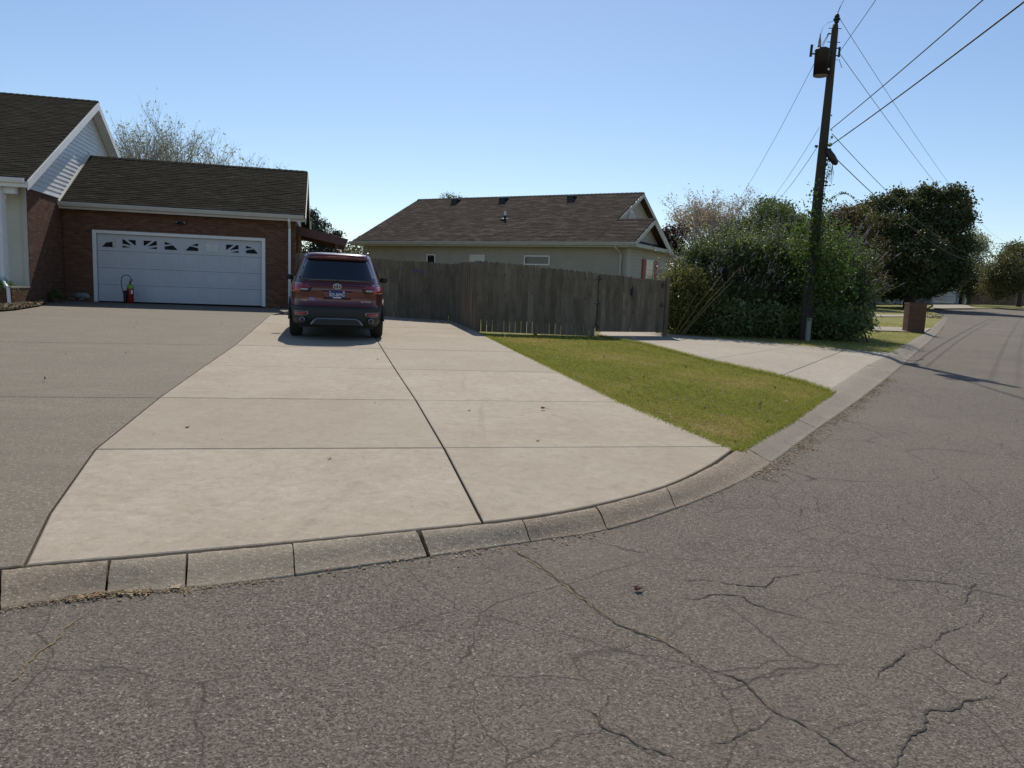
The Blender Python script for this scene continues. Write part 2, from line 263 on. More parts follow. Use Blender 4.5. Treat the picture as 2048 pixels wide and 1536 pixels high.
def asphalt(name, dark, mid, light, warm, grain=95):
    m = base_mat(name, mid, .9, 0, .25); nt = m.node_tree; p = wpos(nt)
    vo = N(nt, "TexVoronoi"); vo.inputs["Scale"].default_value = grain; vo.inputs["Randomness"].default_value = 1; nt.links.new(p, vo.inputs["Vector"])
    sp = N(nt, "SeparateColor"); nt.links.new(vo.outputs["Color"], sp.inputs[0])
    stone = ramp(nt, [(0, dark), (.45, mid), (.8, tuple(c * 1.12 for c in mid)), (.955, light), (1, tuple(min(1, c * 1.6) for c in light))], sp.outputs[0])
    f = noise(nt, p, 62, 4, .8)
    stone = mixc(nt, stone, dark, ramp(nt, [(.5, (0,) * 3), (.62, (.95,) * 3)], f))
    big = noise(nt, p, .35, 4, .6); med = noise(nt, p, 3.1, 4, .6)
    c = mixc(nt, stone, warm, ramp(nt, [(.42, (0,) * 3), (.72, (.45,) * 3)], big))
    c = mixc(nt, c, (.07, .06, .052), ramp(nt, [(.52, (0,) * 3), (.85, (.4,) * 3)], med))
    h = mixc(nt, vo.outputs["Distance"], (0, 0, 0), 0.0)
    dn = N(nt, "TexNoise"); dn.inputs["Scale"].default_value = 2.5; dn.inputs["Detail"].default_value = 5; dn.inputs["Roughness"].default_value = .5; nt.links.new(p, dn.inputs["Vector"])
    dv = N(nt, "VectorMath", operation='MULTIPLY_ADD'); nt.links.new(dn.outputs["Color"], dv.inputs[0]); dv.inputs[1].default_value = (.3, .3, .0); nt.links.new(p, dv.inputs[2])
    for sc_, w_c, lo_ in ((.9, .0045, .44), (2.2, .007, .5)):
        ve = N(nt, "TexVoronoi", feature='DISTANCE_TO_EDGE'); ve.inputs["Scale"].default_value = sc_; nt.links.new(dv.outputs[0], ve.inputs["Vector"])
        zone = ramp(nt, [(lo_, (0,) * 3), (lo_ + .06, (.85,) * 3)], noise(nt, p, .42 if sc_ < 2 else .6, 3, .6))
        line = ramp(nt, [(w_c * .4, (1,) * 3), (w_c, (0,) * 3)], ve.outputs["Distance"])
        mk = N(nt, "Mix", data_type='RGBA', blend_type='MULTIPLY'); mk.inputs[0].default_value = 1; nt.links.new(zone, mk.inputs[6]); nt.links.new(line, mk.inputs[7])
        c = mixc(nt, c, (.045, .038, .032), mk.outputs[2])
    n1 = bump(nt, f, .9, .014); n2 = bump(nt, vo.outputs["Distance"], .35, .003, n1)
    return fin(m, c, n2)
M['asphalt'] = asphalt('asphalt', (.055, .045, .035), (.17, .144, .116), (.255, .22, .182), (.205, .171, .132), 145)
def concrete(name, c0, c1, stain, grit=.12):
    m = base_mat(name, c0, .88, 0, .25); nt = m.node_tree; p = wpos(nt)
    c = ramp(nt, [(.36, c0), (.64, c1)], noise(nt, p, 1.3, 7, .7, .4))
    streak = noise(nt, scalev(nt, p, (1.0, 2.4, 1)), 2.2, 7, .72, 1.2)
    c = mixc(nt, c, tuple(min(1, v * 1.16) for v in c1), ramp(nt, [(.5, (0,) * 3), (.72, (.5,) * 3)], streak))
    c = mixc(nt, c, stain, ramp(nt, [(.46, (0,) * 3), (.74, (.7,) * 3)], noise(nt, p, .38, 5, .65, .5)))
    c = mixc(nt, c, tuple(v * .7 for v in stain), ramp(nt, [(.6, (0,) * 3), (.74, (.45,) * 3)], noise(nt, scalev(nt, p, (2.2, .35, 1)), 1.1, 5, .7, .8)))
    g = noise(nt, p, 75, 4, .8)
    c = mixc(nt, c, (.15, .125, .095), ramp(nt, [(.52, (0,) * 3), (.72, (grit * 4,) * 3)], g))
    c = mixc(nt, c, tuple(min(1, v * 1.3) for v in c1), ramp(nt, [(.28, (.5,) * 3), (.4, (0,) * 3)], g))
    mm = noise(nt, p, 11, 6, .75, .6)
    c = mixc(nt, c, tuple(v * .62 for v in c0), ramp(nt, [(.5, (0,) * 3), (.68, (.5,) * 3)], mm))
    c = mixc(nt, c, tuple(min(1, v * 1.25) for v in c1), ramp(nt, [(.3, (.55,) * 3), (.44, (0,) * 3)], mm))
    c = mixc(nt, c, tuple(v * .78 for v in c0), ramp(nt, [(0, (0,) * 3), (1, (.38,) * 3)], N(nt, "ObjectInfo").outputs["Random"]))
    pit = N(nt, "TexVoronoi"); pit.inputs["Scale"].default_value = 7; nt.links.new(p, pit.inputs[0])
    c = mixc(nt, c, (.1, .08, .06), ramp(nt, [(.03, (.6,) * 3), (.055, (0,) * 3)], pit.outputs["Distance"]))
    return fin(m, c, bump(nt, g, .3, .005))
M['concrete'] = concrete('pale_concrete', (.325, .275, .207), (.385, .334, .262), (.275, .222, .158))
M['concrete2'] = concrete('grey_concrete', (.335, .29, .23), (.4, .355, .29), (.28, .235, .18))
def aggregate(name, cols, paste, scale=75, stainc=(.12, .1, .085)):
    m = base_mat(name, paste, .85, 0, .3); nt = m.node_tree; p = wpos(nt)
    vo = N(nt, "TexVoronoi"); vo.inputs["Scale"].default_value = scale; nt.links.new(p, vo.inputs["Vector"])
    sp = N(nt, "SeparateColor"); nt.links.new(vo.outputs["Color"], sp.inputs[0])
    st = ramp(nt, [(0, cols[0]), (.35, cols[1]), (.65, cols[2]), (.95, cols[3])], sp.outputs[0])
    c = mixc(nt, st, paste, ramp(nt, [(.28, (0,) * 3), (.5, (1,) * 3)], vo.outputs["Distance"]))
    rnd = N(nt, "ObjectInfo")
    c = mixc(nt, c, tuple(v * .72 for v in paste), ramp(nt, [(.35, (0,) * 3), (.75, (.5,) * 3)], noise(nt, p, .8, 5, .65)))
    c = mixc(nt, c, stainc, ramp(nt, [(.58, (0,) * 3), (.8, (.6,) * 3)], noise(nt, p, 4, 4, .6)))
    g2 = noise(nt, p, 42, 5, .8)
    c = mixc(nt, c, tuple(v * .5 for v in paste), ramp(nt, [(.5, (0,) * 3), (.66, (.8,) * 3)], g2))
    c = mixc(nt, c, tuple(min(1, v * 1.35) for v in paste), ramp(nt, [(.5, (0,) * 3), (.7, (.4,) * 3)], noise(nt, scalev(nt, p, (.6, 2, 1)), 1.4, 6, .7, .8)))
    return fin(m, c, bump(nt, vo.outputs["Distance"], .35, -.002, bump(nt, g2, .6, .008)))
M['aggregate'] = aggregate('exposed_aggregate', ((.09, .072, .052), (.185, .153, .112), (.22, .188, .142), (.4, .35, .29)), (.168, .142, .104))
M['kerb_grey'] = aggregate('grey_kerb_concrete', ((.12, .1, .075), (.24, .205, .155), (.32, .275, .215), (.58, .52, .44)), (.272, .225, .163), 85)
M['kerb_brown'] = aggregate('brown_kerb_concrete', ((.11, .085, .06), (.23, .18, .13), (.3, .24, .175), (.55, .47, .38)), (.245, .195, .14), 85)
M['kerb_pale'] = aggregate('pale_kerb_concrete', ((.17, .145, .11), (.235, .2, .155), (.28, .24, .19), (.4, .35, .29)), (.25, .212, .165), 110)
def grassmat(name, a, b, dry, s=1.0, k=.55):
    m = base_mat(name, a, .9, 0, .15); nt = m.node_tree; p = wpos(nt)
    c = ramp(nt, [(.3, a), (.7, b)], noise(nt, p, 14 * s, 5, .7))
    c = mixc(nt, c, dry, ramp(nt, [(.5, (0,) * 3), (.66, (k,) * 3)], noise(nt, p, .75, 4, .6)))
    c = mixc(nt, c, tuple(v * .5 for v in a), ramp(nt, [(.55, (0,) * 3), (.8, (.5,) * 3)], noise(nt, p, 45, 2, .7)))
    return fin(m, c, bump(nt, noise(nt, p, 60, 3), .9, .03))
M['turf'] = grassmat('lawn_turf', (.16, .18, .04), (.24, .25, .07), (.33, .24, .1))
M['far_turf'] = grassmat('far_turf', (.17, .175, .045), (.25, .24, .08), (.34, .27, .12), .5, .7)
def leafmat(name, cols, trans=.35, rough=.55, spec=.35):
    m = base_mat(name, cols[1], rough, 0, spec); nt = m.node_tree; b = nt.nodes["Principled BSDF"]
    a = N(nt, "Attribute", attribute_name="tone")
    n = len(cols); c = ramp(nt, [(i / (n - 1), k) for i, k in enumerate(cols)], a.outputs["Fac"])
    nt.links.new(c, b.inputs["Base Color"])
    t = N(nt, "BsdfTranslucent"); tc = mixc(nt, c, (1, 1, .35), .25, 'MULTIPLY'); nt.links.new(tc, t.inputs[0])
    mx = N(nt, "MixShader"); mx.inputs[0].default_value = trans
    nt.links.new(b.outputs[0], mx.inputs[1]); nt.links.new(t.outputs[0], mx.inputs[2])
    nt.links.new(mx.outputs[0], nt.nodes["Material Output"].inputs[0]); return m
M['blade'] = leafmat('grass_blades', [(.19, .22, .04), (.28, .31, .065), (.36, .34, .09), (.46, .34, .15), (.5, .34, .2)], .45, .7, .2)
def brickmat(name, cols):
    m = base_mat(name, cols[0], .9, 0, .2); nt = m.node_tree; p = wpos(nt)
    c = ramp(nt, [(i / (len(cols) - 1), k) for i, k in enumerate(cols)], orand(nt))
    c = mixc(nt, c, tuple(v * .45 for v in cols[0]), ramp(nt, [(.5, (0,) * 3), (.8, (.5,) * 3)], noise(nt, p, 22, 4, .7)))
    return fin(m, c, bump(nt, noise(nt, p, 90, 3), .4, .006))
M['brick'] = brickmat('red_brick', [(.115, .052, .032), (.155, .072, .044), (.13, .06, .036), (.2, .098, .064), (.095, .044, .028)])
M['brick_dark'] = brickmat('brown_brick', [(.115, .062, .042), (.15, .08, .052), (.13, .07, .047), (.17, .095, .062)])
M['mortar'] = mottled('mortar', (.15, .115, .085), (.2, .155, .115), 30, .95)
def shinglemat(name, cols, k=.6):
    m = base_mat(name, cols[0], 1, 0, .03); nt = m.node_tree; p = wpos(nt)
    c = ramp(nt, [(i / (len(cols) - 1), q) for i, q in enumerate(cols)], orand(nt))
    g = noise(nt, p, 160, 2, .7)
    c = mixc(nt, c, tuple(v * .35 for v in cols[0]), ramp(nt, [(.45, (0,) * 3), (.7, (k,) * 3)], g))
    c = mixc(nt, c, tuple(v * .5 for v in cols[0]), ramp(nt, [(.45, (0,) * 3), (.75, (.25,) * 3)], noise(nt, p, .8, 4, .6)))
    return fin(m, c, bump(nt, g, .6, .004))
M['shingle_dark'] = shinglemat('dark_shingle', [(.026, .024, .018), (.042, .038, .029), (.033, .03, .023), (.055, .05, .038)])
M['shingle_brown'] = shinglemat('brown_shingle', [(.07, .054, .045), (.09, .072, .059), (.078, .061, .05), (.135, .11, .09), (.062, .049, .041)])
M['deck'] = mottled('roof_felt', (.03, .027, .024), (.045, .04, .035), 4, .95)
M['white'] = mottled('white_trim', (.72, .71, .69), (.8, .79, .77), 2.5, .5, .1)
M['cream'] = mottled('cream_trim', (.5, .47, .41), (.57, .54, .47), 2.5, .6, .1)
M['siding_white'] = mottled('white_vinyl', (.66, .66, .66), (.74, .74, .74), 1.5, .5, .08, 30)
M['siding_cream'] = mottled('cream_vinyl', (.6, .57, .47), (.67, .64, .55), 1.5, .5, .12, 30)
M['siding_tan'] = mottled('tan_vinyl', (.36, .32, .25), (.42, .375, .3), 1.5, .55, .12, 30)
M['door_white'] = mottled('garage_door_paint', (.50, .505, .53), (.56, .565, .59), 1.2, .45, .1, 20)
M['tan_trim'] = mottled('tan_trim', (.42, .4, .34), (.5, .47, .4), 2.5, .55)
M['glass'] = base_mat('window_glass', (.015, .018, .02), .06, 0, .8); M['dark_pane'] = base_mat('dull_dark_glass', (.012, .013, .016), .5, 0, .12)  # door panes: unlit garage inside put into the colour, reflections turned down
M['blind'] = mottled('window_blind', (.6, .58, .52), (.72, .7, .64), 8, .7)
M['shutter'] = mottled('red_shutter', (.3, .06, .04), (.36, .085, .055), 6, .6)
M['teal'] = mottled('dark_awning_roof', (.02, .035, .045), (.035, .05, .06), 6, .5)
def woodmat(name, a, b, c2, fac=.6):
    m = base_mat(name, a, .9, 0, .15); nt = m.node_tree; p = opos(nt); r = orand(nt)
    off = N(nt, "VectorMath", operation='ADD'); cx = N(nt, "CombineXYZ"); mu = N(nt, "Math", operation='MULTIPLY'); mu.inputs[1].default_value = 37
    nt.links.new(r, mu.inputs[0]); nt.links.new(mu.outputs[0], cx.inputs[0]); nt.links.new(mu.outputs[0], cx.inputs[2])
    nt.links.new(p, off.inputs[0]); nt.links.new(cx.outputs[0], off.inputs[1]); q = off.outputs[0]
    c = ramp(nt, [(.3, a), (.7, b)], noise(nt, scalev(nt, q, (1, 1, .06)), 55, 4, .7))
    c = mixc(nt, c, c2, ramp(nt, [(.4, (0,) * 3), (.75, (fac,) * 3)], noise(nt, scalev(nt, q, (1, 1, .5)), 2.2, 4, .7)))
    c = mixc(nt, c, tuple(v * .55 for v in a), ramp(nt, [(0, (0,) * 3), (1, (.6,) * 3)], r))
    kn = N(nt, "TexVoronoi"); kn.inputs["Scale"].default_value = 3.2; nt.links.new(q, kn.inputs[0])
    c = mixc(nt, c, (.025, .02, .016), ramp(nt, [(.04, (.9,) * 3), (.09, (0,) * 3)], kn.outputs["Distance"]))
    return fin(m, c, bump(nt, noise(nt, scalev(nt, q, (1, 1, .06)), 55, 4, .7), .5, .006))
M['fence'] = woodmat('weathered_cedar', (.16, .13, .092), (.3, .25, .185), (.065, .055, .036), .9)
M['pole'] = woodmat('creosote_pole', (.06, .05, .042), (.1, .086, .072), (.04, .036, .03))
M['canopy'] = mottled('stained_timber', (.1, .05, .045), (.15, .075, .065), 6, .7)
M['post_wood'] = mottled('brown_post', (.2, .1, .055), (.26, .14, .08), 6, .7)
M['black'] = base_mat('black_metal', (.012, .012, .013), .5)
M['galv'] = mottled('galvanised_metal', (.3, .31, .32), (.42, .43, .44), 8, .45, metal=.6)
M['wire'] = base_mat('cable', (.03, .028, .035), .6)
M['bark'] = mottled('bark', (.035, .028, .022), (.07, .056, .045), 9, .95, .8, 25)
M['twig'] = mottled('pale_bark', (.3, .28, .26), (.42, .39, .36), 9, .95)
M['soil'] = mottled('soil', (.04, .032, .024), (.075, .06, .045), 12, .95, world=True)
M['sleeve'] = mottled('pole_sleeve', (.2, .2, .19), (.3, .29, .27), 7, .7)

# ------------------------------------------------------------------ ground sheets
def sheet(name, poly, dz, mat, kind="structure", step=None):
    bm = bmesh.new(); vs = [bm.verts.new((x, y, 0)) for x, y in poly]; bm.faces.new(vs)
    ys = [p[1] for p in poly]
    for yy in (35,):
        if min(ys) < yy < max(ys):
            bmesh.ops.bisect_plane(bm, geom=bm.verts[:] + bm.edges[:] + bm.faces[:], plane_co=(0, yy, 0), plane_no=(0, 1, 0))
    bmesh.ops.triangulate(bm, faces=bm.faces[:])
    for v in bm.verts: v.co.z = H(v.co.x, v.co.y) + dz
    bmesh.ops.recalc_face_normals(bm, faces=bm.faces[:])
    if sum(f.normal.z for f in bm.faces) < 0: bmesh.ops.reverse_faces(bm, faces=bm.faces[:])
    me = bpy.data.meshes.new(name); bm.to_mesh(me); bm.free()
    o = link(name, me, mat)
    if kind: o["kind"] = kind
    return o
# ground out to the horizon
sheet('ground', [(-900, -60), (900, -60), (900, 1100), (-900, 1100)], -.13, M['far_turf'])
kb, kt = PTS['kerb_bot'], PTS['kerb_top']
sheet('road', kb + PTS['road_far'] + [(75, 40), (60, -40), (-14, -40)], -.08, M['asphalt'])
sheet('bedding', kt[:61] + PTS['lawn'][::-1][4:6] + PTS['drive_right'] + [(-1.9, 24.5), (-7, 26.5), (-16, 24.5), (-17, 18), (-14, 2)], -.045, M['soil'], None)["kind"] = "structure"

def clip(poly, p, n):
    out = []
    for i in range(len(poly)):
        a, b = poly[i], poly[(i + 1) % len(poly)]
        da = (a[0]-p[0])*n[0] + (a[1]-p[1])*n[1]; db = (b[0]-p[0])*n[0] + (b[1]-p[1])*n[1]
        if da >= 0: out.append(a)
        if da * db < 0:
            t = da / (da - db); out.append((a[0]+(b[0]-a[0])*t, a[1]+(b[1]-a[1])*t))
    return out
def area(p): return abs(sum(p[i][0]*p[(i+1) % len(p)][1] - p[(i+1) % len(p)][0]*p[i][1] for i in range(len(p)))) / 2
def cut(polys, a, b):
    n = (-(b[1]-a[1]), b[0]-a[0]); out = []
    for q in polys:
        for s in (1, -1):
            c = clip(q, a, (n[0]*s, n[1]*s))
            if len(c) > 2 and area(c) > .02: out.append(c)
    return out
def clean(q, eps=.03):
    o = []
    for p in q:
        if not o or math.hypot(p[0]-o[-1][0], p[1]-o[-1][1]) > eps: o.append(tuple(p))
    if math.hypot(o[0][0]-o[-1][0], o[0][1]-o[-1][1]) < eps: o.pop()
    return o
def slab(name, poly, dz, thick, mat, parent, gap=.007):
    poly = clean(poly)
    if len(poly) < 3: return
    cx = sum(p[0] for p in poly) / len(poly); cy = sum(p[1] for p in poly) / len(poly)
    bm = bmesh.new(); f = bm.faces.new([bm.verts.new((x - cx, y - cy, 0)) for x, y in poly])
    if f.normal.z < 0 or f.calc_area() == 0: pass
    bm.normal_update()
    if f.normal.z < 0: f.normal_flip()
    def inset(th):
        fs = [max(bm.faces, key=lambda q: q.calc_area())]
        return bmesh.ops.inset_region(bm, faces=fs, thickness=th, use_boundary=True, use_even_offset=True)['faces']
    ring = inset(gap); bmesh.ops.delete(bm, geom=ring, context='FACES')
    outer = [v for v in bm.verts]
    ring = inset(.008)
    big = max(bm.faces, key=lambda q: q.calc_area()); inner = set(big.verts)
    z0 = H(cx, cy)
    rim = [v for v in bm.verts if v not in inner]
    for v in bm.verts: v.co.z = H(v.co.x + cx, v.co.y + cy) - z0 - (0 if v in inner else .005)
    be = [e for e in bm.edges if e.is_boundary]
    ex = bmesh.ops.extrude_edge_only(bm, edges=be)
    for g in ex['geom']:
        if isinstance(g, bmesh.types.BMVert): g.co.z -= thick
    bmesh.ops.triangulate(bm, faces=[q for q in bm.faces if len(q.verts) > 4])
    bmesh.ops.recalc_face_normals(bm, faces=bm.faces[:])
    up = sum(q.normal.z * q.calc_area() for q in bm.faces)
    if up < 0: bmesh.ops.reverse_faces(bm, faces=bm.faces[:])
    me = bpy.data.meshes.new(name); bm.to_mesh(me); bm.free()
    o = link(name, me, mat, parent); o.location = (cx, cy, z0 + dz)
    return o
# concrete driveway of two columns of slabs
dl, dc, dr = PTS['drive_left'], PTS['drive_center'], PTS['drive_right']
J = PTS['joints']
drive = empty('driveway'); drive["kind"] = "structure"
ktc = kt[15:61]
def nearest_idx(p): return min(range(len(kt)), key=lambda i: math.hypot(kt[i][0]-p[0], kt[i][1]-p[1]))
iL, iC, iR = nearest_idx(dl[0]), nearest_idx(dc[0]), nearest_idx(dr[0])
def inland(p, d=.022): return (p[0] - .0 * d, p[1] + d)
left_poly = [inland(p) for p in kt[iL:iC+1]] + dc[1:] + [dl[-1]] + dl[-2:0:-1]
right_poly = [inland(p) for p in kt[iC:iR+1]] + dr[1:] + dc[::-1][:-1]
lp, rp = [left_poly], [right_poly]
for k in range(6):
    a, b = J[2*k], J[2*k+1]; lp = cut(lp, a, b); rp = cut(rp, a, b)
for q in lp + rp: slab('concrete_slab', q, rng.uniform(-.002, .002), .11, M['concrete'], drive, .008)
# exposed aggregate side driveway
apron = empty('side_driveway'); apron["kind"] = "structure"
ap = [inland(p) for p in kt[0:iL+1]] + dl[1:] + [(-7.2, 24.98), (-14.3, 23.9), (-14.55, 23.2), (-14.85, 22.0), (-15.2, 20.5), (-17.5, 19.5), (-17.5, 5)]
ap = [ap]; A_ = PTS['apron_joint']
ap = cut(cut(ap, A_[0], A_[1]), A_[2], A_[3])
for q in ap: slab('aggregate_slab', q, -.004, .11, M['aggregate'], apron, .008)
nd = empty('neighbour_driveway'); nd["kind"] = "structure"
pn = [PTS['ndrive']]; NJ = PTS['njoint']
for k in range(3): pn = cut(pn, NJ[2*k], NJ[2*k+1])
for q in pn: slab('concrete_slab', q, .0, .12, M['concrete2'], nd, .007)
for nm, k in (('far_driveway', 'strip_a'), ('far_driveway', 'strip_b'), ('far_driveway', 'far_drive')):
    sheet(nm, PTS[k], .03, M['concrete2'])
sheet('lawn', PTS['lawn'], -.012, M['turf'])
sheet('lawn', PTS['lawn_far'], -.004, M['far_turf'])
sheet('lawn', PTS['far_verge'], -.03, M['far_turf'])

# kerb made of separate lengths
kerb = empty('kerb'); kerb["kind"] = "structure"
node = PTS['kerb_node']
def subdiv_kerb():
    segs = []
    for i in range(len(node) - 1):
        if i == 3: continue
        a, b = node[i], node[i+1]
        if i == 2: b = node[4]
        L = sum(math.hypot(kt[j+1][0]-kt[j][0], kt[j+1][1]-kt[j][1]) for j in range(a, b))
        segs.append((a, b, i, L))
    return segs
PR = [(0, -.06), (0, .003), (.08, .007), (.18, .015), (.3, .028), (.42, .042), (.55, .057), (.68, .069), (.8, .0765), (.9, .0805), (.96, .081), (1, .077), (1, -.04)]
def lerp2(P, u):
    i = min(int(u), len(P) - 2); t = u - i; return (P[i][0]*(1-t)+P[i+1][0]*t, P[i][1]*(1-t)+P[i+1][1]*t)
for a, b, i, L in subdiv_kerb():
    parts = max(1, round(L / 2.4)) if i > 12 or i < 2 else 1
    for q in range(parts):
        ua, ub = a + (b-a)*q/parts, a + (b-a)*(q+1)/parts
        n = max(9, int((ub-ua)*2.0) + 2); gw = lambda nd_: .010 if nd_ == 7 else (.004 if nd_ == 4 else .002)
        ga_ = gw(i if q == 0 else -1) / max(L, .3) * (b-a); gb_ = gw(i+1 if q == parts-1 else -1) / max(L, .3) * (b-a); jg = .0045 / max(L, .3) * (b-a)
        rows = []
        jz = rng.uniform(-.003, .003); off = rng.uniform(-.012, .012) * (1 if i < 9 else .5)
        cx, cy = lerp2(kt, (ua+ub)/2)
        for k in range(n):
            u = ua + ga_ + (ub - ua - ga_ - gb_) * k / (n-1); u0 = u; wob = 0
            T, B = lerp2(kt, u), lerp2(kb, u); d = math.hypot(T[0]-B[0], T[1]-B[1]); ex, ey = (T[0]-B[0])/d, (T[1]-B[1])/d
            T = (T[0] - ex*.012, T[1] - ey*.012); row = []
            for s, z in PR:
                if k in (0, n-1):
                    wob += rng.uniform(-1, 1)*jg*.5; uu_ = u0+(1 if k == 0 else -1)*abs(wob); T, B = lerp2(kt, uu_), lerp2(kb, uu_); T = (T[0]-ex*.012, T[1]-ey*.012)
                x = B[0] + (T[0]-B[0])*s; y = B[1] + (T[1]-B[1])*s
                wr = rng.uniform(-1, 1)*.006 if s > .85 else rng.uniform(-1, 1)*.0025; x += ex*wr; y += ey*wr; z += rng.uniform(-.003, .0015) if 0 < s < 1 else 0
                row.append((x - cx, y - cy, H(x, y) - .08 + z + jz - H(cx, cy)))
            rows.append(row)
        m_ = len(PR); vs = [p for r in rows for p in r]
        fs = [(k*m_+j, k*m_+j+1, (k+1)*m_+j+1, (k+1)*m_+j) for k in range(n-1) for j in range(m_-1)]
        q0 = len(vs); vs += rows[0] + rows[-1]; fs += [tuple(range(q0, q0+m_)), tuple(range(q0+m_, q0+2*m_))[::-1]]
        mat = M['kerb_grey'] if 3 < i < 8 else (M['kerb_brown'] if i <= 11 else M['kerb_pale'])
        MB().add(vs, fs).build('kerb_segment', mat, kerb, (cx, cy, H(cx, cy)), smooth=True)

# cracks in the road surface: thin jagged ribbons, the gap's shade and dirt put into the colour
def ribbon(poly, w0, seed, dz, rough=.008):
    r = random.Random(seed); pts = []
    for i in range(len(poly) - 1):
        a, b = poly[i], poly[i+1]; L = math.hypot(b[0]-a[0], b[1]-a[1]); n = max(2, int(L / .018))
        for k in range(n):
            t = k / n; pts.append((a[0]+(b[0]-a[0])*t, a[1]+(b[1]-a[1])*t))
    pts.append(poly[-1]); vs = []; off = 0; sw = 1; w0 = w0*.85
    for i, p in enumerate(pts):
        q = pts[min(i+1, len(pts)-1)]; o = pts[max(i-1, 0)]; dx, dy = q[0]-o[0], q[1]-o[1]; d = math.hypot(dx, dy) or 1
        nx, ny = -dy/d, dx/d; off = off*.8 + r.uniform(-rough, rough)
        e = min(1, min(i, len(pts)-1-i) / 8 + .15); sw = max(.4, min(1.6, sw+r.uniform(-.35, .35))); wv = w0 * e * sw * r.uniform(.5, 1.5)
        for s in (1, -1):
            x = p[0] + nx*(off + s*wv/2); y = p[1] + ny*(off + s*wv/2); vs.append((x, y, H(x, y) + dz))
    fs = [(2*i, 2*i+1, 2*i+3, 2*i+2) for i in range(len(pts)-1)]
    return vs, fs
M['crack'] = mottled('crack_shade_grit', (.03, .026, .022), (.055, .047, .04), 40, .95, world=True)
M['weedy'] = mottled('crack_weeds', (.11, .085, .05), (.2, .15, .08), 30, .95, world=True)
ck = MB(); cb = MB()
wid = [.0085, .007, .0055, .005, .007, .0085, .006, .004, .003, .003, .0045, .0055, .008, .003, .004, .003, .003, .003, .003]
for i, c in enumerate(PTS['cracks']):
    v, f = ribbon(c, wid[i], i, -.0765); (cb if i == 12 else ck).add(v, f)
    if i == 0:
        v, f = ribbon(c[:7], .014, 90, -.0775); cb.add(v, f)
o = ck.build('crack', M['crack'], fix=False); tag(o, kind="stuff", label="network of dark cracks across the grey road surface", cat="cracks")
o = cb.build('crack', M['weedy'], fix=False); tag(o, kind="stuff", label="brown dirt filled road cracks running away from the kerb", cat="cracks")

# ------------------------------------------------------------------ scattered small stuff
def inpoly(P, X, Y):
    P = np.array(P); r = np.zeros(len(X), bool); j = len(P) - 1
    for i in range(len(P)):
        xi, yi, xj, yj = *P[i], *P[j]
        c = ((yi > Y) != (yj > Y)) & (X < (xj-xi)*(Y-yi)/((yj-yi) or 1e-9)+xi); r ^= c; j = i
    return r
def blades(poly, n, h, wd, seed, dens=None, z=-.014, edge=0):
    R = np.random.RandomState(seed); P = np.array(poly); lo, hi = P.min(0), P.max(0)
    X = R.uniform(lo[0], hi[0], n*3); Y = R.uniform(lo[1], hi[1], n*3)
    k = inpoly(poly, X, Y)
    k &= R.rand(n*3) < np.clip(9/np.maximum(Y, 1), .3, 1)
    X, Y = X[k][:n], Y[k][:n]; n = len(X)
    Z = PC + PA*X + PB*Y + .0058*np.maximum(0, Y-35) + z
    a = R.uniform(0, 6.28, n); hh = h*R.uniform(.5, 1.25, n); lean = R.uniform(.4, 1.8, n)*hh; b = R.uniform(0, 6.28, n)
    dx, dy = np.cos(a)*wd/2, np.sin(a)*wd/2
    V = np.stack([np.stack([X-dx, Y-dy, Z], 1), np.stack([X+dx, Y+dy, Z], 1), np.stack([X+np.cos(b)*lean, Y+np.sin(b)*lean, Z+hh], 1)], 1).reshape(-1, 3)
    F = np.arange(3*n).reshape(-1, 3)
    patch = (np.sin(X*1.3+Y*.8)+np.sin(X*.55-Y*1.9+2)+np.sin(X*2.3+Y*1.1+1)+.7*np.sin(X*5.1-Y*3.7)+.6*np.sin(X*8.3+Y*6.1+2))/8+.5; c2 = np.sin(X*17+3*np.sin(Y*9))*np.sin(Y*15+3*np.sin(X*11)); V = V.reshape(-1, 3, 3); V[:, 2, 2] += np.clip(c2, -.4, 1)*h*.5; V = V.reshape(-1, 3); keep = R.rand(n) > np.clip((patch-.72)*2.6, 0, .6)
    tone = np.clip(.1 + .8*np.clip(patch-.38, 0, 1)*R.uniform(.3, 1.6, n) + .34*R.rand(n) - .1*c2, 0, 1)
    tone[R.rand(n) < .07] = .95; V = V.reshape(-1, 3, 3)[keep].reshape(-1, 3); F = np.arange(len(V)).reshape(-1, 3); tone = tone[keep]
    return npmesh('grass', V, F, tone)
tag(link('grass', blades(PTS['lawn'], 340000, .024, .009, 3), M['blade']), kind="stuff", label="short green grass with dry patches between the two driveways", cat="grass")
gf = [p for p in PTS['lawn_far']]
tag(link('grass', blades([gf[0], gf[1], gf[2], (8, 35), (4, 22), gf[11], gf[12], gf[13]], 60000, .05, .012, 5), M['blade']), kind="stuff", label="short grass beside the kerb near the brick mailbox", cat="grass")
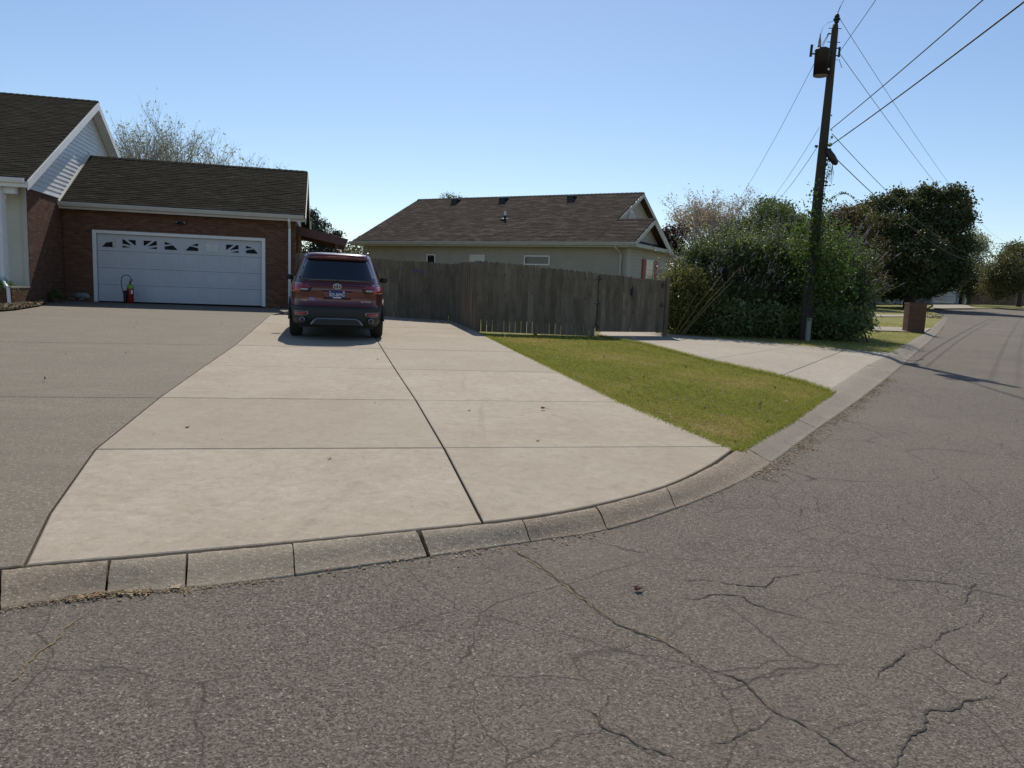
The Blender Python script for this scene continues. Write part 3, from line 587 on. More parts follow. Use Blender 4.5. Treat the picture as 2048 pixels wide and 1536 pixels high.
# ragged taller grass along the lawn edges
def edge_grass(line, n, h, seed, wob=.04):
    R = np.random.RandomState(seed); L = np.array(line); seg = np.hypot(*(L[1:]-L[:-1]).T); c = np.concatenate([[0], np.cumsum(seg)]); t = R.uniform(0, c[-1], n)
    X = np.interp(t, c, L[:, 0]) + R.normal(0, wob, n); Y = np.interp(t, c, L[:, 1]) + R.normal(0, wob, n)
    Z = PC + PA*X + PB*Y - .01; a = R.uniform(0, 6.28, n); hh = h*R.uniform(.3, 1.2, n); b = R.uniform(0, 6.28, n); ln = hh*R.uniform(.2, 1, n)
    V = np.stack([np.stack([X-np.cos(a)*.004, Y-np.sin(a)*.004, Z], 1), np.stack([X+np.cos(a)*.004, Y+np.sin(a)*.004, Z], 1), np.stack([X+np.cos(b)*ln, Y+np.sin(b)*ln, Z+hh], 1)], 1).reshape(-1, 3)
    return npmesh('grass', V, np.arange(3*n).reshape(-1, 3), np.clip(R.rand(n)*.55, 0, 1))
lw = PTS['lawn']
tag(link('grass', edge_grass(lw[0:3], 22000, .035, 11), M['blade']), kind="stuff", label="ragged fringe of grass along the concrete driveway edge", cat="grass")
tag(link('grass', edge_grass(lw[4:10], 9000, .075, 12), M['blade']), kind="stuff", label="taller grass fringe along the neighbouring driveway", cat="grass")
tag(link('grass', edge_grass(lw[2:5], 14000, .032, 13, .025), M['blade']), kind="stuff", label="trimmed grass fringe along the kerb", cat="grass")
# litter and grit at the foot of the kerb
def litter(name, line, n, sz, seed, spread, z, mat, lab, cat, shift=0.):
    R = np.random.RandomState(seed); L = np.array(line); seg = np.hypot(*(L[1:]-L[:-1]).T); c = np.concatenate([[0], np.cumsum(seg)])
    ctr = R.uniform(0, c[-1], max(3, n//60)); t = np.where(R.rand(n) < .55, R.choice(ctr, n)+R.normal(0, .12, n), R.uniform(0, c[-1], n)); t = np.clip(t, 0, c[-1])
    o = np.abs(R.normal(0, spread, n))
    i = np.clip(np.searchsorted(c, t)-1, 0, len(seg)-1); D = (L[i+1]-L[i])/seg[i][:, None]
    X = np.interp(t, c, L[:, 0]) + D[:, 1]*(o+shift); Y = np.interp(t, c, L[:, 1]) - D[:, 0]*(o+shift)
    Z = PC + PA*X + PB*Y + z
    s = sz*R.uniform(.4, 1.3, n); a = R.uniform(0, 6.28, n); as_ = R.uniform(.25, .7, n)
    C, S_ = np.cos(a)*s, np.sin(a)*s; zz = R.uniform(.2, .9, n)*s*.5
    V = np.stack([np.stack([X-C, Y-S_, Z], 1), np.stack([X+S_*as_, Y-C*as_, Z+zz], 1), np.stack([X+C, Y+S_, Z+.002], 1), np.stack([X-S_*as_, Y+C*as_, Z+zz*.6], 1)], 1).reshape(-1, 3)
    o_ = link(name, npmesh(name, V, np.arange(4*n).reshape(-1, 4), R.rand(n)), mat)
    return tag(o_, lab, cat, kind="stuff")
M['litter'] = leafmat('leaf_litter', [(.06, .045, .025), (.16, .11, .06), (.28, .2, .1), (.4, .3, .19), (.12, .12, .05)], .1, .8)
litter('leaf_litter', kb[25:], 2600, .011, 1, .045, -.074, M['litter'], "dry leaf and grit litter along the foot of the curving kerb", "leaf litter")
litter('leaf_litter', kb[8:30], 700, .007, 2, .02, -.074, M['litter'], "thin line of tan grit and straw below the near kerb", "leaf litter")
litter('leaf_litter', kb[57:75], 2600, .014, 4, .09, -.074, M['litter'], "heap of brown leaves in the gutter beside the lawn", "leaf litter")
litter('leaf_litter', PTS['drive_right'][:3], 260, .022, 6, .05, .0, M['litter'], "few brown leaves caught where lawn meets the driveway", "leaf litter")
scatter_later = True
litter('leaf_litter', kb[17:24], 420, .011, 31, .03, -.072, M['litter'], 'clump of straw and dry leaves beside the large pale leaf', 'leaf litter')
# mulch bed
sheet('flower_bed', [tuple(p) for p in PTS['mulch']], .035, M['soil'])
def scatter_poly(name, poly, n, sz, seed, z, mat, lab, cat):
    R = np.random.RandomState(seed); P = np.array(poly); lo, hi = P.min(0), P.max(0); X = R.uniform(lo[0], hi[0], n*4); Y = R.uniform(lo[1], hi[1], n*4)
    k = inpoly(poly, X, Y); X, Y = X[k][:n], Y[k][:n]; n = len(X); Z = PC+PA*X+PB*Y+z+R.uniform(0, .06, n)
    s = sz*R.uniform(.5, 1.3, n); A = R.uniform(0, 6.28, n); T = R.normal(0, .5, (n, 2)); C, S_ = np.cos(A)*s, np.sin(A)*s
    V = np.stack([np.stack([X-C, Y-S_, Z-s*T[:, 0]], 1), np.stack([X+S_*.5, Y-C*.5, Z+s*T[:, 1]], 1), np.stack([X+C, Y+S_, Z+s*T[:, 0]], 1), np.stack([X-S_*.5, Y+C*.5, Z], 1)], 1).reshape(-1, 3)
    return tag(link(name, npmesh(name, V, np.arange(4*n).reshape(-1, 4), R.rand(n)), mat), lab, cat, kind="stuff")
scatter_poly('leaf_litter', PTS['mulch'], 5000, .045, 8, .04, M['litter'], "fallen brown leaves over the mulch bed by the porch", "leaf litter")
scatter_poly('leaf_litter', PTS['lawn'], 330, .022, 18, .005, M['litter'], 'small brown leaves dotted over the lawn', 'leaf litter')
scatter_poly('leaf_litter', left_poly, 40, .011, 19, .001, M['litter'], 'tiny leaf crumbs on the left driveway slabs', 'leaf litter')
scatter_poly('leaf_litter', [(-17, 19), (-16, 8), (-6, 5), (-3.9, 8), (-7, 22), (-13, 23)], 70, .02, 20, .002, M['litter'], 'pale leaf crumbs on the grey side driveway', 'leaf litter')
# single fallen leaves
M['leaf_red'] = mottled('dead_leaf', (.2, .09, .06), (.34, .2, .14), 20, .7); M['leaf_tan'] = mottled('tan_leaf', (.4, .3, .2), (.55, .45, .33), 20, .7)
M['leaf_rust'] = mottled('rust_leaf', (.3, .1, .05), (.4, .14, .07), 20, .7)
def fallen_leaf(key, sz, mat, lab, dz, rz, curl=.5):
    x, y = PTS[key]; out = []
    n = 9; vs = [(0, 0, 0)]; 
    for k in range(n*2):
        a = math.pi*2*k/(n*2); r = sz*(1 if k % 3 == 0 else .62)*(1+.25*math.cos(a)); vs.append((r*math.cos(a), r*.7*math.sin(a), curl*sz*abs(math.sin(a))**1.5*.9+.15*sz*math.cos(2*a)+.15*sz))
    fs = [(0, 1+k, 1+(k+1) % (n*2)) for k in range(n*2)]
    lf = MB().add(vs, fs)
    t = empty('fallen_leaf', (x, y, H(x, y)+dz+.002), rz, lab, 'leaf', 'single fallen leaves on the paving')
    lf.build('blade', mat, t, fix=False); MB().tube([(sz*1.2, 0, .15*sz), (sz*1.7, .1*sz, .1*sz), (sz*2.1, .3*sz, .05*sz)], sz*.04, 5).build('stalk', mat, t)
fallen_leaf('leaf1', .032, M['leaf_red'], "curled reddish brown leaf alone on the asphalt road near the long crack", -.078, .4, .7)
fallen_leaf('leaf2', .034, M['leaf_tan'], "pale tan leaf on the left column of driveway slabs", 0, 2.0, .4)
fallen_leaf('leaf3', .016, M['leaf_rust'], "small rust red leaf at the foot of the near kerb", -.078, 1, .6)
fallen_leaf('leaf4', .026, M['leaf_tan'], "pale leaf on the slab just above the lowest cross joint right of centre", 0, 1, .3)
fallen_leaf('leaf5', .022, M['leaf_tan'], "pale leaf just below the lowest cross joint left of centre", 0, 3, .4)
fallen_leaf('leaf6', .018, M['leaf_red'], "small brown leaf on the right column of driveway slabs", 0, 3, .5)
fallen_leaf('leaf7', .028, M['leaf_rust'], "brown leaf in the gutter where the brown kerb length ends", -.078, 2, .25)
fallen_leaf('leaf8', .04, M['leaf_tan'], "largest pale leaf in the straw filled gutter of the near kerb", -.078, .3, .25)
fallen_leaf('leaf9', .035, M['leaf_rust'], "rust coloured leaf on the lawn edge nearest the driveway", .01, .3, .7)

# ------------------------------------------------------------------ building surface pieces
BV = [(-.5,-.5,-.5),(.5,-.5,-.5),(.5,.5,-.5),(-.5,.5,-.5),(-.5,-.5,.5),(.5,-.5,.5),(.5,.5,.5),(-.5,.5,.5)]
BF = [(0,3,2,1),(4,5,6,7),(0,1,5,4),(1,2,6,5),(2,3,7,6),(3,0,4,7)]
def brick_mats(x0, x1, z0, z1, M0, holes=(), bl=.203, bh=.0677, seed=1, inside=None):
    """bricks in the local xz plane of M0 facing -y"""
    r = random.Random(seed); out = []; rows = int((z1-z0)/bh + .5); bh = (z1-z0)/rows
    for j in range(rows):
        z = z0+(j+.5)*bh; x = x0-(bl/2 if j % 2 else 0)
        while x < x1-.02:
            a, b = max(x, x0), min(x+bl, x1); x += bl
            if b-a < .04: continue
            for hx0, hx1, hz0, hz1 in holes:
                if hz0 < z < hz1:
                    if a < hx0 < b and b-hx0 < b-a: b = min(b, hx0) if hx0-a > .03 else a
                    if a < hx1 < b: a = max(a, hx1) if b-hx1 > .03 else b
                    if a >= hx0-.001 and b <= hx1+.001: a = b
            if b-a < .035: continue
            if inside and not inside((a+b)/2, z): continue
            Mx = M0 @ Matrix.Translation(((a+b)/2, r.uniform(-.0012, .0012), z)) @ Matrix.Diagonal((b-a-.011, .03, bh-.011, 1)); out.append(Mx)
    return out
SHV = [(-.5,0,0),(.5,0,0),(.5,1,0),(-.5,1,0),(-.5,0,1),(.5,0,1),(.5,1,.25),(-.5,1,.25)]
def shingle_mats(w_, l_, seed, M0, tab=.31, ex=.142, inside=None, th=.016):
    """shingles on a slope: M0 maps x along the eave, y up the slope, z out"""
    r = random.Random(seed); out = []; rows = int(l_/ex + .5); ex = l_/rows
    for j in range(rows):
        x = -(tab/2 if j % 2 else 0)-r.uniform(0, .05)
        while x < w_-.02:
            a, b = max(x, 0), min(x+tab, w_); x += tab
            if b-a < .05: continue
            if inside and not inside((a+b)/2, (j+.5)*ex): continue
            out.append(M0 @ Matrix.Translation(((a+b)/2, j*ex-.012, .012)) @ Matrix.Diagonal((b-a-.008, ex+.02, th*r.uniform(.8, 1.3), 1)))
    return out
def slope_frame(p, ux, uy):
    ux, uy = Vector(ux).normalized(), Vector(uy).normalized(); uz = ux.cross(uy)
    m = Matrix((ux, uy, uz)).transposed().to_4x4(); m.translation = Vector(p); return m
def siding(parent, name, mat, M0, spans, ex=.115, th=.017):
    """horizontal lap boards; spans = list of (z, x0, x1) bottoms in the xz plane of M0, facing -y"""
    for z, a, b, a2, b2 in spans:
        vs = [(a,-th,z),(b,-th,z),(b2,-.002,z+ex),(a2,-.002,z+ex),(a,.012,z),(b,.012,z),(b2,.012,z+ex),(a2,.012,z+ex)]
        vs = [M0 @ Vector(v) for v in vs]
        MB().add(vs, [(0,1,2,3),(4,7,6,5),(0,4,5,1),(1,5,6,2),(2,6,7,3),(3,7,4,0)]).build(name, mat, parent)
def rect_spans(x0, x1, z0, z1, ex=.115): 
    n = round((z1-z0)/ex); e = (z1-z0)/n; return [(z0+i*e, x0, x1, x0, x1) for i in range(n)], e
def gable_spans(z0, zt, fl, fr, ex=.115):
    out = []; z = z0
    while z < zt-.03:
        z2 = min(z+ex, zt); a, b, a2, b2 = fl(z), fr(z), fl(z2), fr(z2)
        if b-a > .05: out.append((z, a, b, a2, max(b2, a2+.01)))
        z += ex
    return out

# ------------------------------------------------------------------ brick house with garage (local: x along garage front, y back)
HA = math.radians(14.0)
house = empty('brick_house', (-14.467, 24.2, .70), HA, "red brick house with white garage door and dark shingle roofs", "house")
RY = lambda a: Matrix.Rotation(a, 4, 'Z')
DX0, DX1, DZ = .85, 6.14, 2.27
# solid walls behind the bricks
wl = MB(); wl.box(.02, DX0-.0, .01, .2, -.3, 2.97).box(DX1, 7.1, .01, .2, -.3, 2.97).box(DX0-.01, DX1+.01, .011, .2, DZ, 2.97)
wall = wl.build('garage_wall', M['mortar'], house)
pieces('brick', BV, BF, brick_mats(0, 7.12, -.12, 2.97, Matrix.Translation((0, .018, 0)), [(DX0, DX1, -.2, DZ)]), wall, M['brick'], 150)
wr = MB().box(6.94, 7.11, .2, 6.7, -.3, 2.97).build('side_wall', M['mortar'], house)
pieces('brick', BV, BF, brick_mats(0, 6.7, -.12, 2.97, Matrix.Translation((7.103, 0, 0)) @ RY(math.pi/2)), wr, M['brick'], 20)
# wing wall facing the garage front corner
ww_ = MB().box(-.2, -.010, -2.82, 9.4, -.3, 3.2).build('wing_wall', M['mortar'], house)
pieces('brick', BV, BF, brick_mats(-2.84, 0, -.14, 3.17, Matrix.Translation((-.018, 0, 0)) @ RY(math.pi/2)), ww_, M['brick'], 130)
MB().box(-.17, -.016, -4.14, -2.83, -.3, .40).build('porch_base', M['mortar'], house)
pb = MB().box(-6, -.05, -4.13, -2.9, -.3, .40).build('porch_floor', M['concrete2'], house)
pieces('brick', BV, BF, brick_mats(-4.15, -2.84, -.14, .4, Matrix.Translation((-.024, 0, 0)) @ RY(math.pi/2)) + brick_mats(-6, 0, -.14, .4, Matrix.Translation((0, -4.148, 0))), pb, M['brick'], 30)
MB().box(-.2, .0, -4.2, -2.83, .401, .45).build('porch_cap', M['concrete2'], house)
# porch front wall of cream siding
fw = MB().box(-6, -.2, -2.8, -2.7, .3, 3.25).build('porch_wall', M['siding_cream'], house)
sp_, e_ = rect_spans(-6, -.13, .45, 3.2, .125); siding(fw, 'siding_board', M['siding_cream'], Matrix.Translation((0, -2.82, 0)), sp_, e_)
MB().box(-.13, -.02, -2.90, -2.80, .45, 3.2).build('corner_board', M['cream'], house)
MB().box(-6, -.02, -3.62, -3.45, 2.93, 3.2).build('porch_beam', M['white'], house)
MB().box(-.66, -.32, -3.62, -3.44, .45, 2.93).box(-.68, -.30, -3.64, -3.42, .45, .6).box(-.68, -.30, -3.64, -3.42, 2.8, 2.93).build('porch_column', M['white'], house, bevel=.006)
MB().box(-6, -.02, -3.6, -2.8, 3.2, 3.23).build('porch_ceiling', M['siding_cream'], house)
MB().box(-.1, -.03, -4.22, -4.14, -.05, .05).tube([(-.36, -3.72, 3.1), (-.36, -3.75, .75), (-.33, -3.9, .62), (-.08, -4.2, .38), (-.06, -4.22, 0)], .045, 8).build('downspout', M['white'], house)
# garage door
GD = MB().box(DX0, DX0+.11, -.015, .07, -.02, DZ).box(DX1-.11, DX1, -.015, .07, -.02, DZ).box(DX0+.11, DX1-.11, -.015, .07, DZ-.1, DZ).build('door_frame', M['white'], house, bevel=.005)
gd = empty('garage_door'); gd.parent = house; gd.location = (DX0+.11, .1, 0); gd["kind"] = "thing"
del gd["kind"]
DW = DX1-DX0-.22; SH = (DZ-.1)/4
for r_ in range(4):
    pn_ = MB().box(.0, DW, 0, .04, r_*SH+.002, (r_+1)*SH-.006)
    sec = pn_.build('door_section', M['door_white'], gd, bevel=.004)
    for k in range(8):
        cw = DW/8
        if r_ < 3:
            f_ = MB(); xa, xb, za, zb = k*cw+.07, (k+1)*cw-.07, r_*SH+.1, (r_+1)*SH-.1
            f_.box(xa, xb, -.006, .0, za, zb).box(xa+.03, xb-.03, -.013, -.006, za+.03, zb-.03)
            f_.build('raised_panel', M['door_white'], gd, bevel=.003)
def Wn(k, polys, mir, mat=None):
    cw = DW/8; xa, xb = k*cw+.12, (k+1)*cw-.12; za, zb = 3*SH+.12, 3*SH+.38
    fr = MB().box(xa-.02, xb+.02, -.010, 0, za-.02, zb+.02).build('window_insert', M['door_white'], gd, bevel=.003)
    for p in polys:
        q = [((xb-(xb-xa)*u) if mir else (xa+(xb-xa)*u), zb-(zb-za)*v) for u, v in p]
        MB().prism(q, -.016, -.0104).build('pane', mat or M['dark_pane'], fr)
WA = [[(0,1),(.35,.42),(1,.62),(1,1)],[(.45,.3),(1,.02),(1,.4)]]
WR = [[(0,0),(.62,0),(.06,.66),(0,.66)],[(.86,0),(1,0),(1,.52),(.3,.7)],[(1,.74),(1,1),(.35,.92)]]
Wn(0, [[(.05,1),(.4,.45),(1,.3),(.95,1)]], False); 
MB().box(.46, .57, -.018, -.0104, 3*SH+.13, 3*SH+.40).build('patched_pane', M['galv'], gd)
Wn(1, WR, True); Wn(2, WR, False); Wn(3, WA, True); Wn(4, WA, False)
Wn(5, [[(.0,.05),(.48,.05),(.48,.5),(0,.5)],[(.52,.05),(1,.05),(1,.5),(.52,.5)],[(0,.55),(.48,.55),(.48,1),(.1,1)],[(.52,.55),(1,.55),(.9,1),(.52,1)]], False, M['blind'])
Wn(6, WR, False); Wn(7, WA, True)
MB().box(.02, 7.05, 6.5, 6.7, -.3, 2.97).build('back_wall', M['mortar'], house)
MB().box(.02, 6.93, .21, 6.49, 2.93, 2.96).build('ceiling', M['deck'], house)
MB().box(.02, 6.93, .21, 6.49, -.06, -.02).build('garage_floor', M['deck'], house)
# garage roof
def roof(name, parent, p_eave, w_, run, rise, yb, mat, limit, seed, slab_th=.09, inside=None, x_min=0):
    """slope rising along +y from the eave point; yb is the ridge y"""
    l_ = math.hypot(run, rise); fr = slope_frame(p_eave, (1,0,0), (0, run, rise))
    d = MB(); vs = [fr @ Vector(v) for v in ((0,0,0),(w_,0,0),(w_,l_,0),(0,l_,0),(0,0,-slab_th),(w_,0,-slab_th),(w_,l_,-slab_th),(0,l_,-slab_th))]
    d.add(vs, [(0,1,2,3),(4,7,6,5),(0,4,5,1),(1,5,6,2),(2,6,7,3),(3,7,4,0)]); o = d.build(name, M['deck'], parent)
    pieces('shingle', SHV, BF, shingle_mats(w_, l_, seed, fr, inside=inside), o, mat, limit)
    # far slope
    fr2 = slope_frame((p_eave[0]+w_, p_eave[1]+2*run, p_eave[2]), (-1,0,0), (0,-run,rise))
    vs = [fr2 @ Vector(v) for v in ((0,0,0),(w_,0,0),(w_,l_,0),(0,l_,0),(0,0,-slab_th),(w_,0,-slab_th),(w_,l_,-slab_th),(0,l_,-slab_th))]
    MB().add(vs, [(0,1,2,3),(4,7,6,5),(0,4,5,1),(1,5,6,2),(2,6,7,3),(3,7,4,0)]).build('back_roof', mat, parent)
    # ridge caps
    r = random.Random(seed); x = 0
    rz = p_eave[2]+rise; ry = p_eave[1]+run; s = rise/run; caps = MB()
    while x < w_-.05:
        b = min(x+.2, w_); t = .02; c = .13
        caps.add([(p_eave[0]+x, ry-c, rz-c*s+.045), (p_eave[0]+b+.02, ry-c, rz-c*s+.03), (p_eave[0]+b+.02, ry, rz+.035), (p_eave[0]+x, ry, rz+.05), (p_eave[0]+x, ry+c, rz-c*s+.045), (p_eave[0]+b+.02, ry+c, rz-c*s+.03)],
                 [(0,1,2,3),(3,2,5,4)]); x = b
    caps.build('ridge_cap', mat, o, fix=False)
    return o
roof('roof', house, (0.0, -.38, 3.02), 7.45, 3.4, 1.94, 0, M['shingle_dark'], 150, 5)
# gutter + fascia + soffit
def gutter(parent, x0, x1, y, z, mat, name='gutter'):
    prof = [(y, z), (y-.11, z), (y-.12, z-.03), (y-.09, z-.12), (y-.02, z-.13), (y, z-.13)]
    return MB().prismx(prof, x0, x1).build(name, mat, parent)
gutter(house, .02, 7.4, -.385, 3.06, M['cream'])
MB().box(.02, 7.44, -.38, -.355, 2.86, 2.985).build('fascia', M['cream'], house)
MB().box(.02, 7.1, -.354, .0, 2.90, 2.925).build('soffit', M['cream'], house)
MB().tube([(6.93, -.42, 2.95), (6.93, -.42, 2.86), (6.93, -.07, 2.62), (6.93, -.06, .1), (6.93, -.16, .02)], .045, 8).build('downspout', M['white'], house)
# right gable end of the garage
rk = MB(); 
for s, yy in ((1, -.38), (-1, 6.42)):
    rk.add([(7.452, yy, 2.98), (7.452, 3.02, 4.92), (7.452, 3.02, 4.72), (7.452, yy, 2.78), (7.475, yy, 2.98), (7.475, 3.02, 4.92), (7.475, 3.02, 4.72), (7.475, yy, 2.78)],
           [(0,1,2,3),(4,7,6,5),(0,4,5,1),(1,5,6,2),(2,6,7,3),(3,7,4,0)])
rk.build('rake_board', M['cream'], house)
gw = MB().prismx([(-.02, 2.97), (6.7, 2.97), (3.02, 4.7)], 7.0, 7.1).build('gable_wall', M['siding_white'], house)
siding(gw, 'siding_board', M['siding_white'], Matrix.Translation((7.118, 0, 0)) @ RY(math.pi/2), gable_spans(2.97, 4.68, lambda z: -.3+(z-2.8)*1.75, lambda z: 6.34-(z-2.8)*1.75, .12), .12)
MB().prismx([(6.3, 2.6), (6.9, 2.6), (6.9, 3.4), (6.3, 3.4)], 7.12, 7.5).build('eave_return', M['cream'], house)
# wing roof and gable
wx0 = -11
wrf = roof('wing_roof', house, (wx0, -3.78, 3.3), 11.33, 6.85, 3.55, 0, M['shingle_dark'], 130, 6)
gutter(house, wx0, .28, -3.79, 3.33, M['white'])
MB().box(wx0, .33, -3.78, -3.755, 3.1, 3.26).build('fascia', M['white'], house)
rk = MB()
SL = 3.55/6.85
for s, ya in ((1, -3.79), (-1, 9.93)):
    t = .24
    rk.add([(.335, ya, 3.27), (.335, 3.07, 6.82), (.335, 3.07, 6.82-t), (.335, ya, 3.27-t), (.36, ya, 3.27), (.36, 3.07, 6.82), (.36, 3.07, 6.82-t), (.36, ya, 3.27-t)],
           [(0,1,2,3),(4,7,6,5),(0,4,5,1),(1,5,6,2),(2,6,7,3),(3,7,4,0)])
rk.build('rake_board', M['white'], house)
sf = MB()
for ya in (-3.76, 9.9):
    sf.add([(.02, ya, 3.10), (.334, ya, 3.10), (.334, 3.07, 6.65), (.02, 3.07, 6.65)], [(0,1,2,3)])
sf.build('rake_soffit', M['white'], house, fix=False)
MB().prismx([(-3.5, 3.2), (9.6, 3.2), (3.07, 6.6)], -.2, -.02).build('gable_backing', M['siding_white'], house)
gw = empty('gable_wall'); gw.parent = house
siding(gw, 'siding_board', M['siding_white'], RY(math.pi/2), gable_spans(3.2, 6.58, lambda z: max(-2.9 if z < 3.25 else -9, -3.76+(z-3.12)/SL), lambda z: 9.9-(z-3.12)/SL, .145), .145, .02)
MB().box(-.02, .03, -2.95, .0, 3.17, 3.198).build('frieze_board', M['white'], house)
# flashing strip between garage roof and gable
MB().add([(.005, -.40, 3.03), (.06, -.40, 3.05), (.06, 3.0, 4.99), (.005, 3.0, 5.03), (.02, -.40, 3.12), (.02, 3.0, 5.1)], [(0,1,2,3),(0,3,5,4),(1,4,5,2)]).build('flashing', M['cream'], house, fix=False)

# twin lamp over the door
x_, z_ = 2.66+.85, 2.62
def hw(x, y, z): v = Matrix.Translation(house.location) @ Matrix.Rotation(HA, 4, 'Z') @ Vector((x, y, z)); return v
lamp = empty('security_light', hw(x_, .0, z_), HA, "black twin headed security light on the brick above the garage door", "outdoor light")
MB().lathe([(.05, 0), (.05, .03), (.02, .04)], 12, Matrix.Rotation(math.pi/2, 4, 'X')).build('base_plate', M['black'], lamp)
for s in (-1, 1):
    Mh = Matrix.Translation((s*.09, -.07, .0)) @ Matrix.Rotation(s*.5, 4, 'Z') @ Matrix.Rotation(math.radians(65), 4, 'X')
    h_ = MB().lathe([(.02, -.07), (.035, -.03), (.055, .05), (.055, .07)], 12, Mh).tube([(s*.02, -.03, 0), (s*.09, -.07, 0)], .012, 6).build('lamp_head', M['black'], lamp, smooth=False)
    MB().lathe([(.045, .0701), (.04, .074)], 12, Mh).build('lens', M['galv'], h_)
# lean-to canopy beside the garage
can = empty('lean_to_canopy', hw(7.125, .9, 0), HA, "brown timber lean-to canopy sloping off the garage side wall", "canopy")
zs = lambda x: 2.77-.215*x
for k in range(12):
    y = k*.26
    MB().add([(0, y, zs(0)), (1.74, y, zs(1.74)), (1.74, y+.245, zs(1.74)), (0, y+.245, zs(0)), (0, y, zs(0)+.02), (1.74, y, zs(1.74)+.02), (1.74, y+.245, zs(1.74)+.02), (0, y+.245, zs(0)+.02)],
             [(0,3,2,1),(4,5,6,7),(0,1,5,4),(1,2,6,5),(2,3,7,6),(3,0,4,7)]).build('roof_board', M['canopy'], can)
for y in (-.03, 3.12):
    MB().add([(0, y, zs(0)-.26), (1.68, y, zs(1.74)-.22), (1.78, y, zs(1.74)+.035), (0, y, zs(0)+.04), (0, y+.03, zs(0)-.26), (1.68, y+.03, zs(1.74)-.22), (1.78, y+.03, zs(1.74)+.035), (0, y+.03, zs(0)+.04)],
             [(0,1,2,3),(4,7,6,5),(0,4,5,1),(1,5,6,2),(2,6,7,3),(3,7,4,0)]).build('side_board', M['canopy'], can)
for y in (.1, 3.0): MB().box(1.34, 1.44, y-.05, y+.05, -.1, zs(1.44)-.002).build('post', M['canopy'], can)
MB().box(.06, .14, .02, .1, -.1, zs(.1)).build('wall_post', M['post_wood'], can)

# fire extinguisher in front of the door
ex, ey = PTS['ext']
fe = empty('fire_extinguisher', (ex, ey-.15, H(ex, ey-.15)), HA, "red fire extinguisher with looped black hose before the garage door", "fire extinguisher")
M['red'] = base_mat('red_enamel', (.2, .01, .008), .4, 0, .4, .1)
M['lime'] = base_mat('lime_label', (.22, .38, .05), .6)
MB().lathe([(.09, 0), (.1, .02), (.1, .5), (.09, .55), (.05, .6), (.025, .62)], 24).build('cylinder', M['red'], fe, smooth=True)
MB().lathe([(.1005, .46), (.1005, .5), (.091, .552), (.06, .592)], 24).build('shoulder_label', M['lime'], fe, smooth=True)
MB().box(.04, .09, -.1, -.085, .3, .42).build('data_label', M['white'], fe)
MB().lathe([(.025, .62), (.025, .7), (.015, .71)], 12).box(-.02, .1, -.012, .012, .7, .715).box(-.02, .09, -.012, .012, .74, .755).build('valve', M['black'], fe)
hz = [(0, 0, .68)]+[(.03-.13+.15*math.cos(a), -.03, .72+.17*math.sin(a)) for a in np.linspace(.1, 3.1, 12)]+[(-.25, -.03, .6), (-.22, -.02, .4), (-.17, 0, .2)]
MB().tube(hz, .012, 8).build('hose', M['black'], fe, smooth=True)
MB().lathe([(.055, 0), (.06, .02), (.06, .36), (.03, .4)], 16, Matrix.Translation((-.16, .06, 0))).build('side_cylinder', M['black'], fe, smooth=True)  # plain black cylinder standing left of the red one
# garden ornaments in the shaded corner
ax, ay = PTS['anim1']
orn = empty('garden_ornament', (ax+.1, ay-.1, H(ax, ay)), 0, "small pale garden deer ornament lying in the shaded corner by the garage", "ornament")
M['orn'] = mottled('weathered_resin', (.2, .2, .19), (.3, .3, .28), 9, .8)
MB().tube([(-.02, 0, .12), (.15, 0, .16), (.4, 0, .15), (.5, 0, .1)], [.05, .09, .1, .06], 10).build('body', M['orn'], orn, smooth=True)
MB().tube([(.02, 0, .16), (-.03, 0, .34), (-.06, 0, .44), (-.16, 0, .42)], [.05, .035, .045, .015], 10).tube([(-.04, .03, .46), (-.02, .05, .54)], [.015, .004], 6).tube([(-.04, -.03, .46), (-.02, -.05, .54)], [.015, .004], 6).build('head', M['orn'], orn, smooth=True)
MB().tube([(.1, -.09, .05), (-.1, -.1, .03)], .02, 6).tube([(.4, -.1, .05), (.25, -.12, .03)], .025, 6).build('leg', M['orn'], orn)

# ------------------------------------------------------------------ foliage generators
def leaves(blobs, ncl, per, rcl, leaf, asp, seed, shell=.55, up=.35, toneb=0., hang=0.):
    R = np.random.RandomState(seed); B = np.array(blobs); wt = (B[:, 3]*B[:, 4]*B[:, 5])**(2/3); wt /= wt.sum()
    bi = R.choice(len(B), ncl, p=wt); D = R.normal(size=(ncl, 3)); D /= np.linalg.norm(D, axis=1)[:, None]
    rr = 1-shell*R.rand(ncl)**1.6; ph = R.uniform(0, 6.28, (len(B), 3))[bi]
    lump = np.sin(4.1*D[:, 0]+ph[:, 0])+np.sin(4.7*D[:, 1]+ph[:, 1])+np.sin(5.3*D[:, 2]+ph[:, 2]); rr *= .93+.11*lump+.12*np.maximum(0, R.normal(size=ncl))
    C = B[bi, :3]+D*rr[:, None]*B[bi, 3:6]
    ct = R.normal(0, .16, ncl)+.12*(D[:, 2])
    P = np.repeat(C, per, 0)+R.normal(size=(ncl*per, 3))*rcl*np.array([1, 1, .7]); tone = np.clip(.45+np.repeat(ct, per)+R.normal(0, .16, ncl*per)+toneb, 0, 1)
    return leafquads(P, leaf*R.uniform(.6, 1.3, len(P)), asp, R, up), tone
def leafquads(P, s, asp, R, up=.35):
    n = len(P); Nn = R.normal(size=(n, 3)); Nn[:, 2] += up*2; Nn /= np.linalg.norm(Nn, axis=1)[:, None]
    T = R.normal(size=(n, 3)); T -= (T*Nn).sum(1)[:, None]*Nn; T /= np.linalg.norm(T, axis=1)[:, None]; Bt = np.cross(Nn, T)
    s = s[:, None]; a = asp
    V = np.stack([P-T*s*.5, P+Bt*s*a*.5+Nn*s*.08, P+T*s*.5, P-Bt*s*a*.5+Nn*s*.08], 1).reshape(-1, 3)
    return V
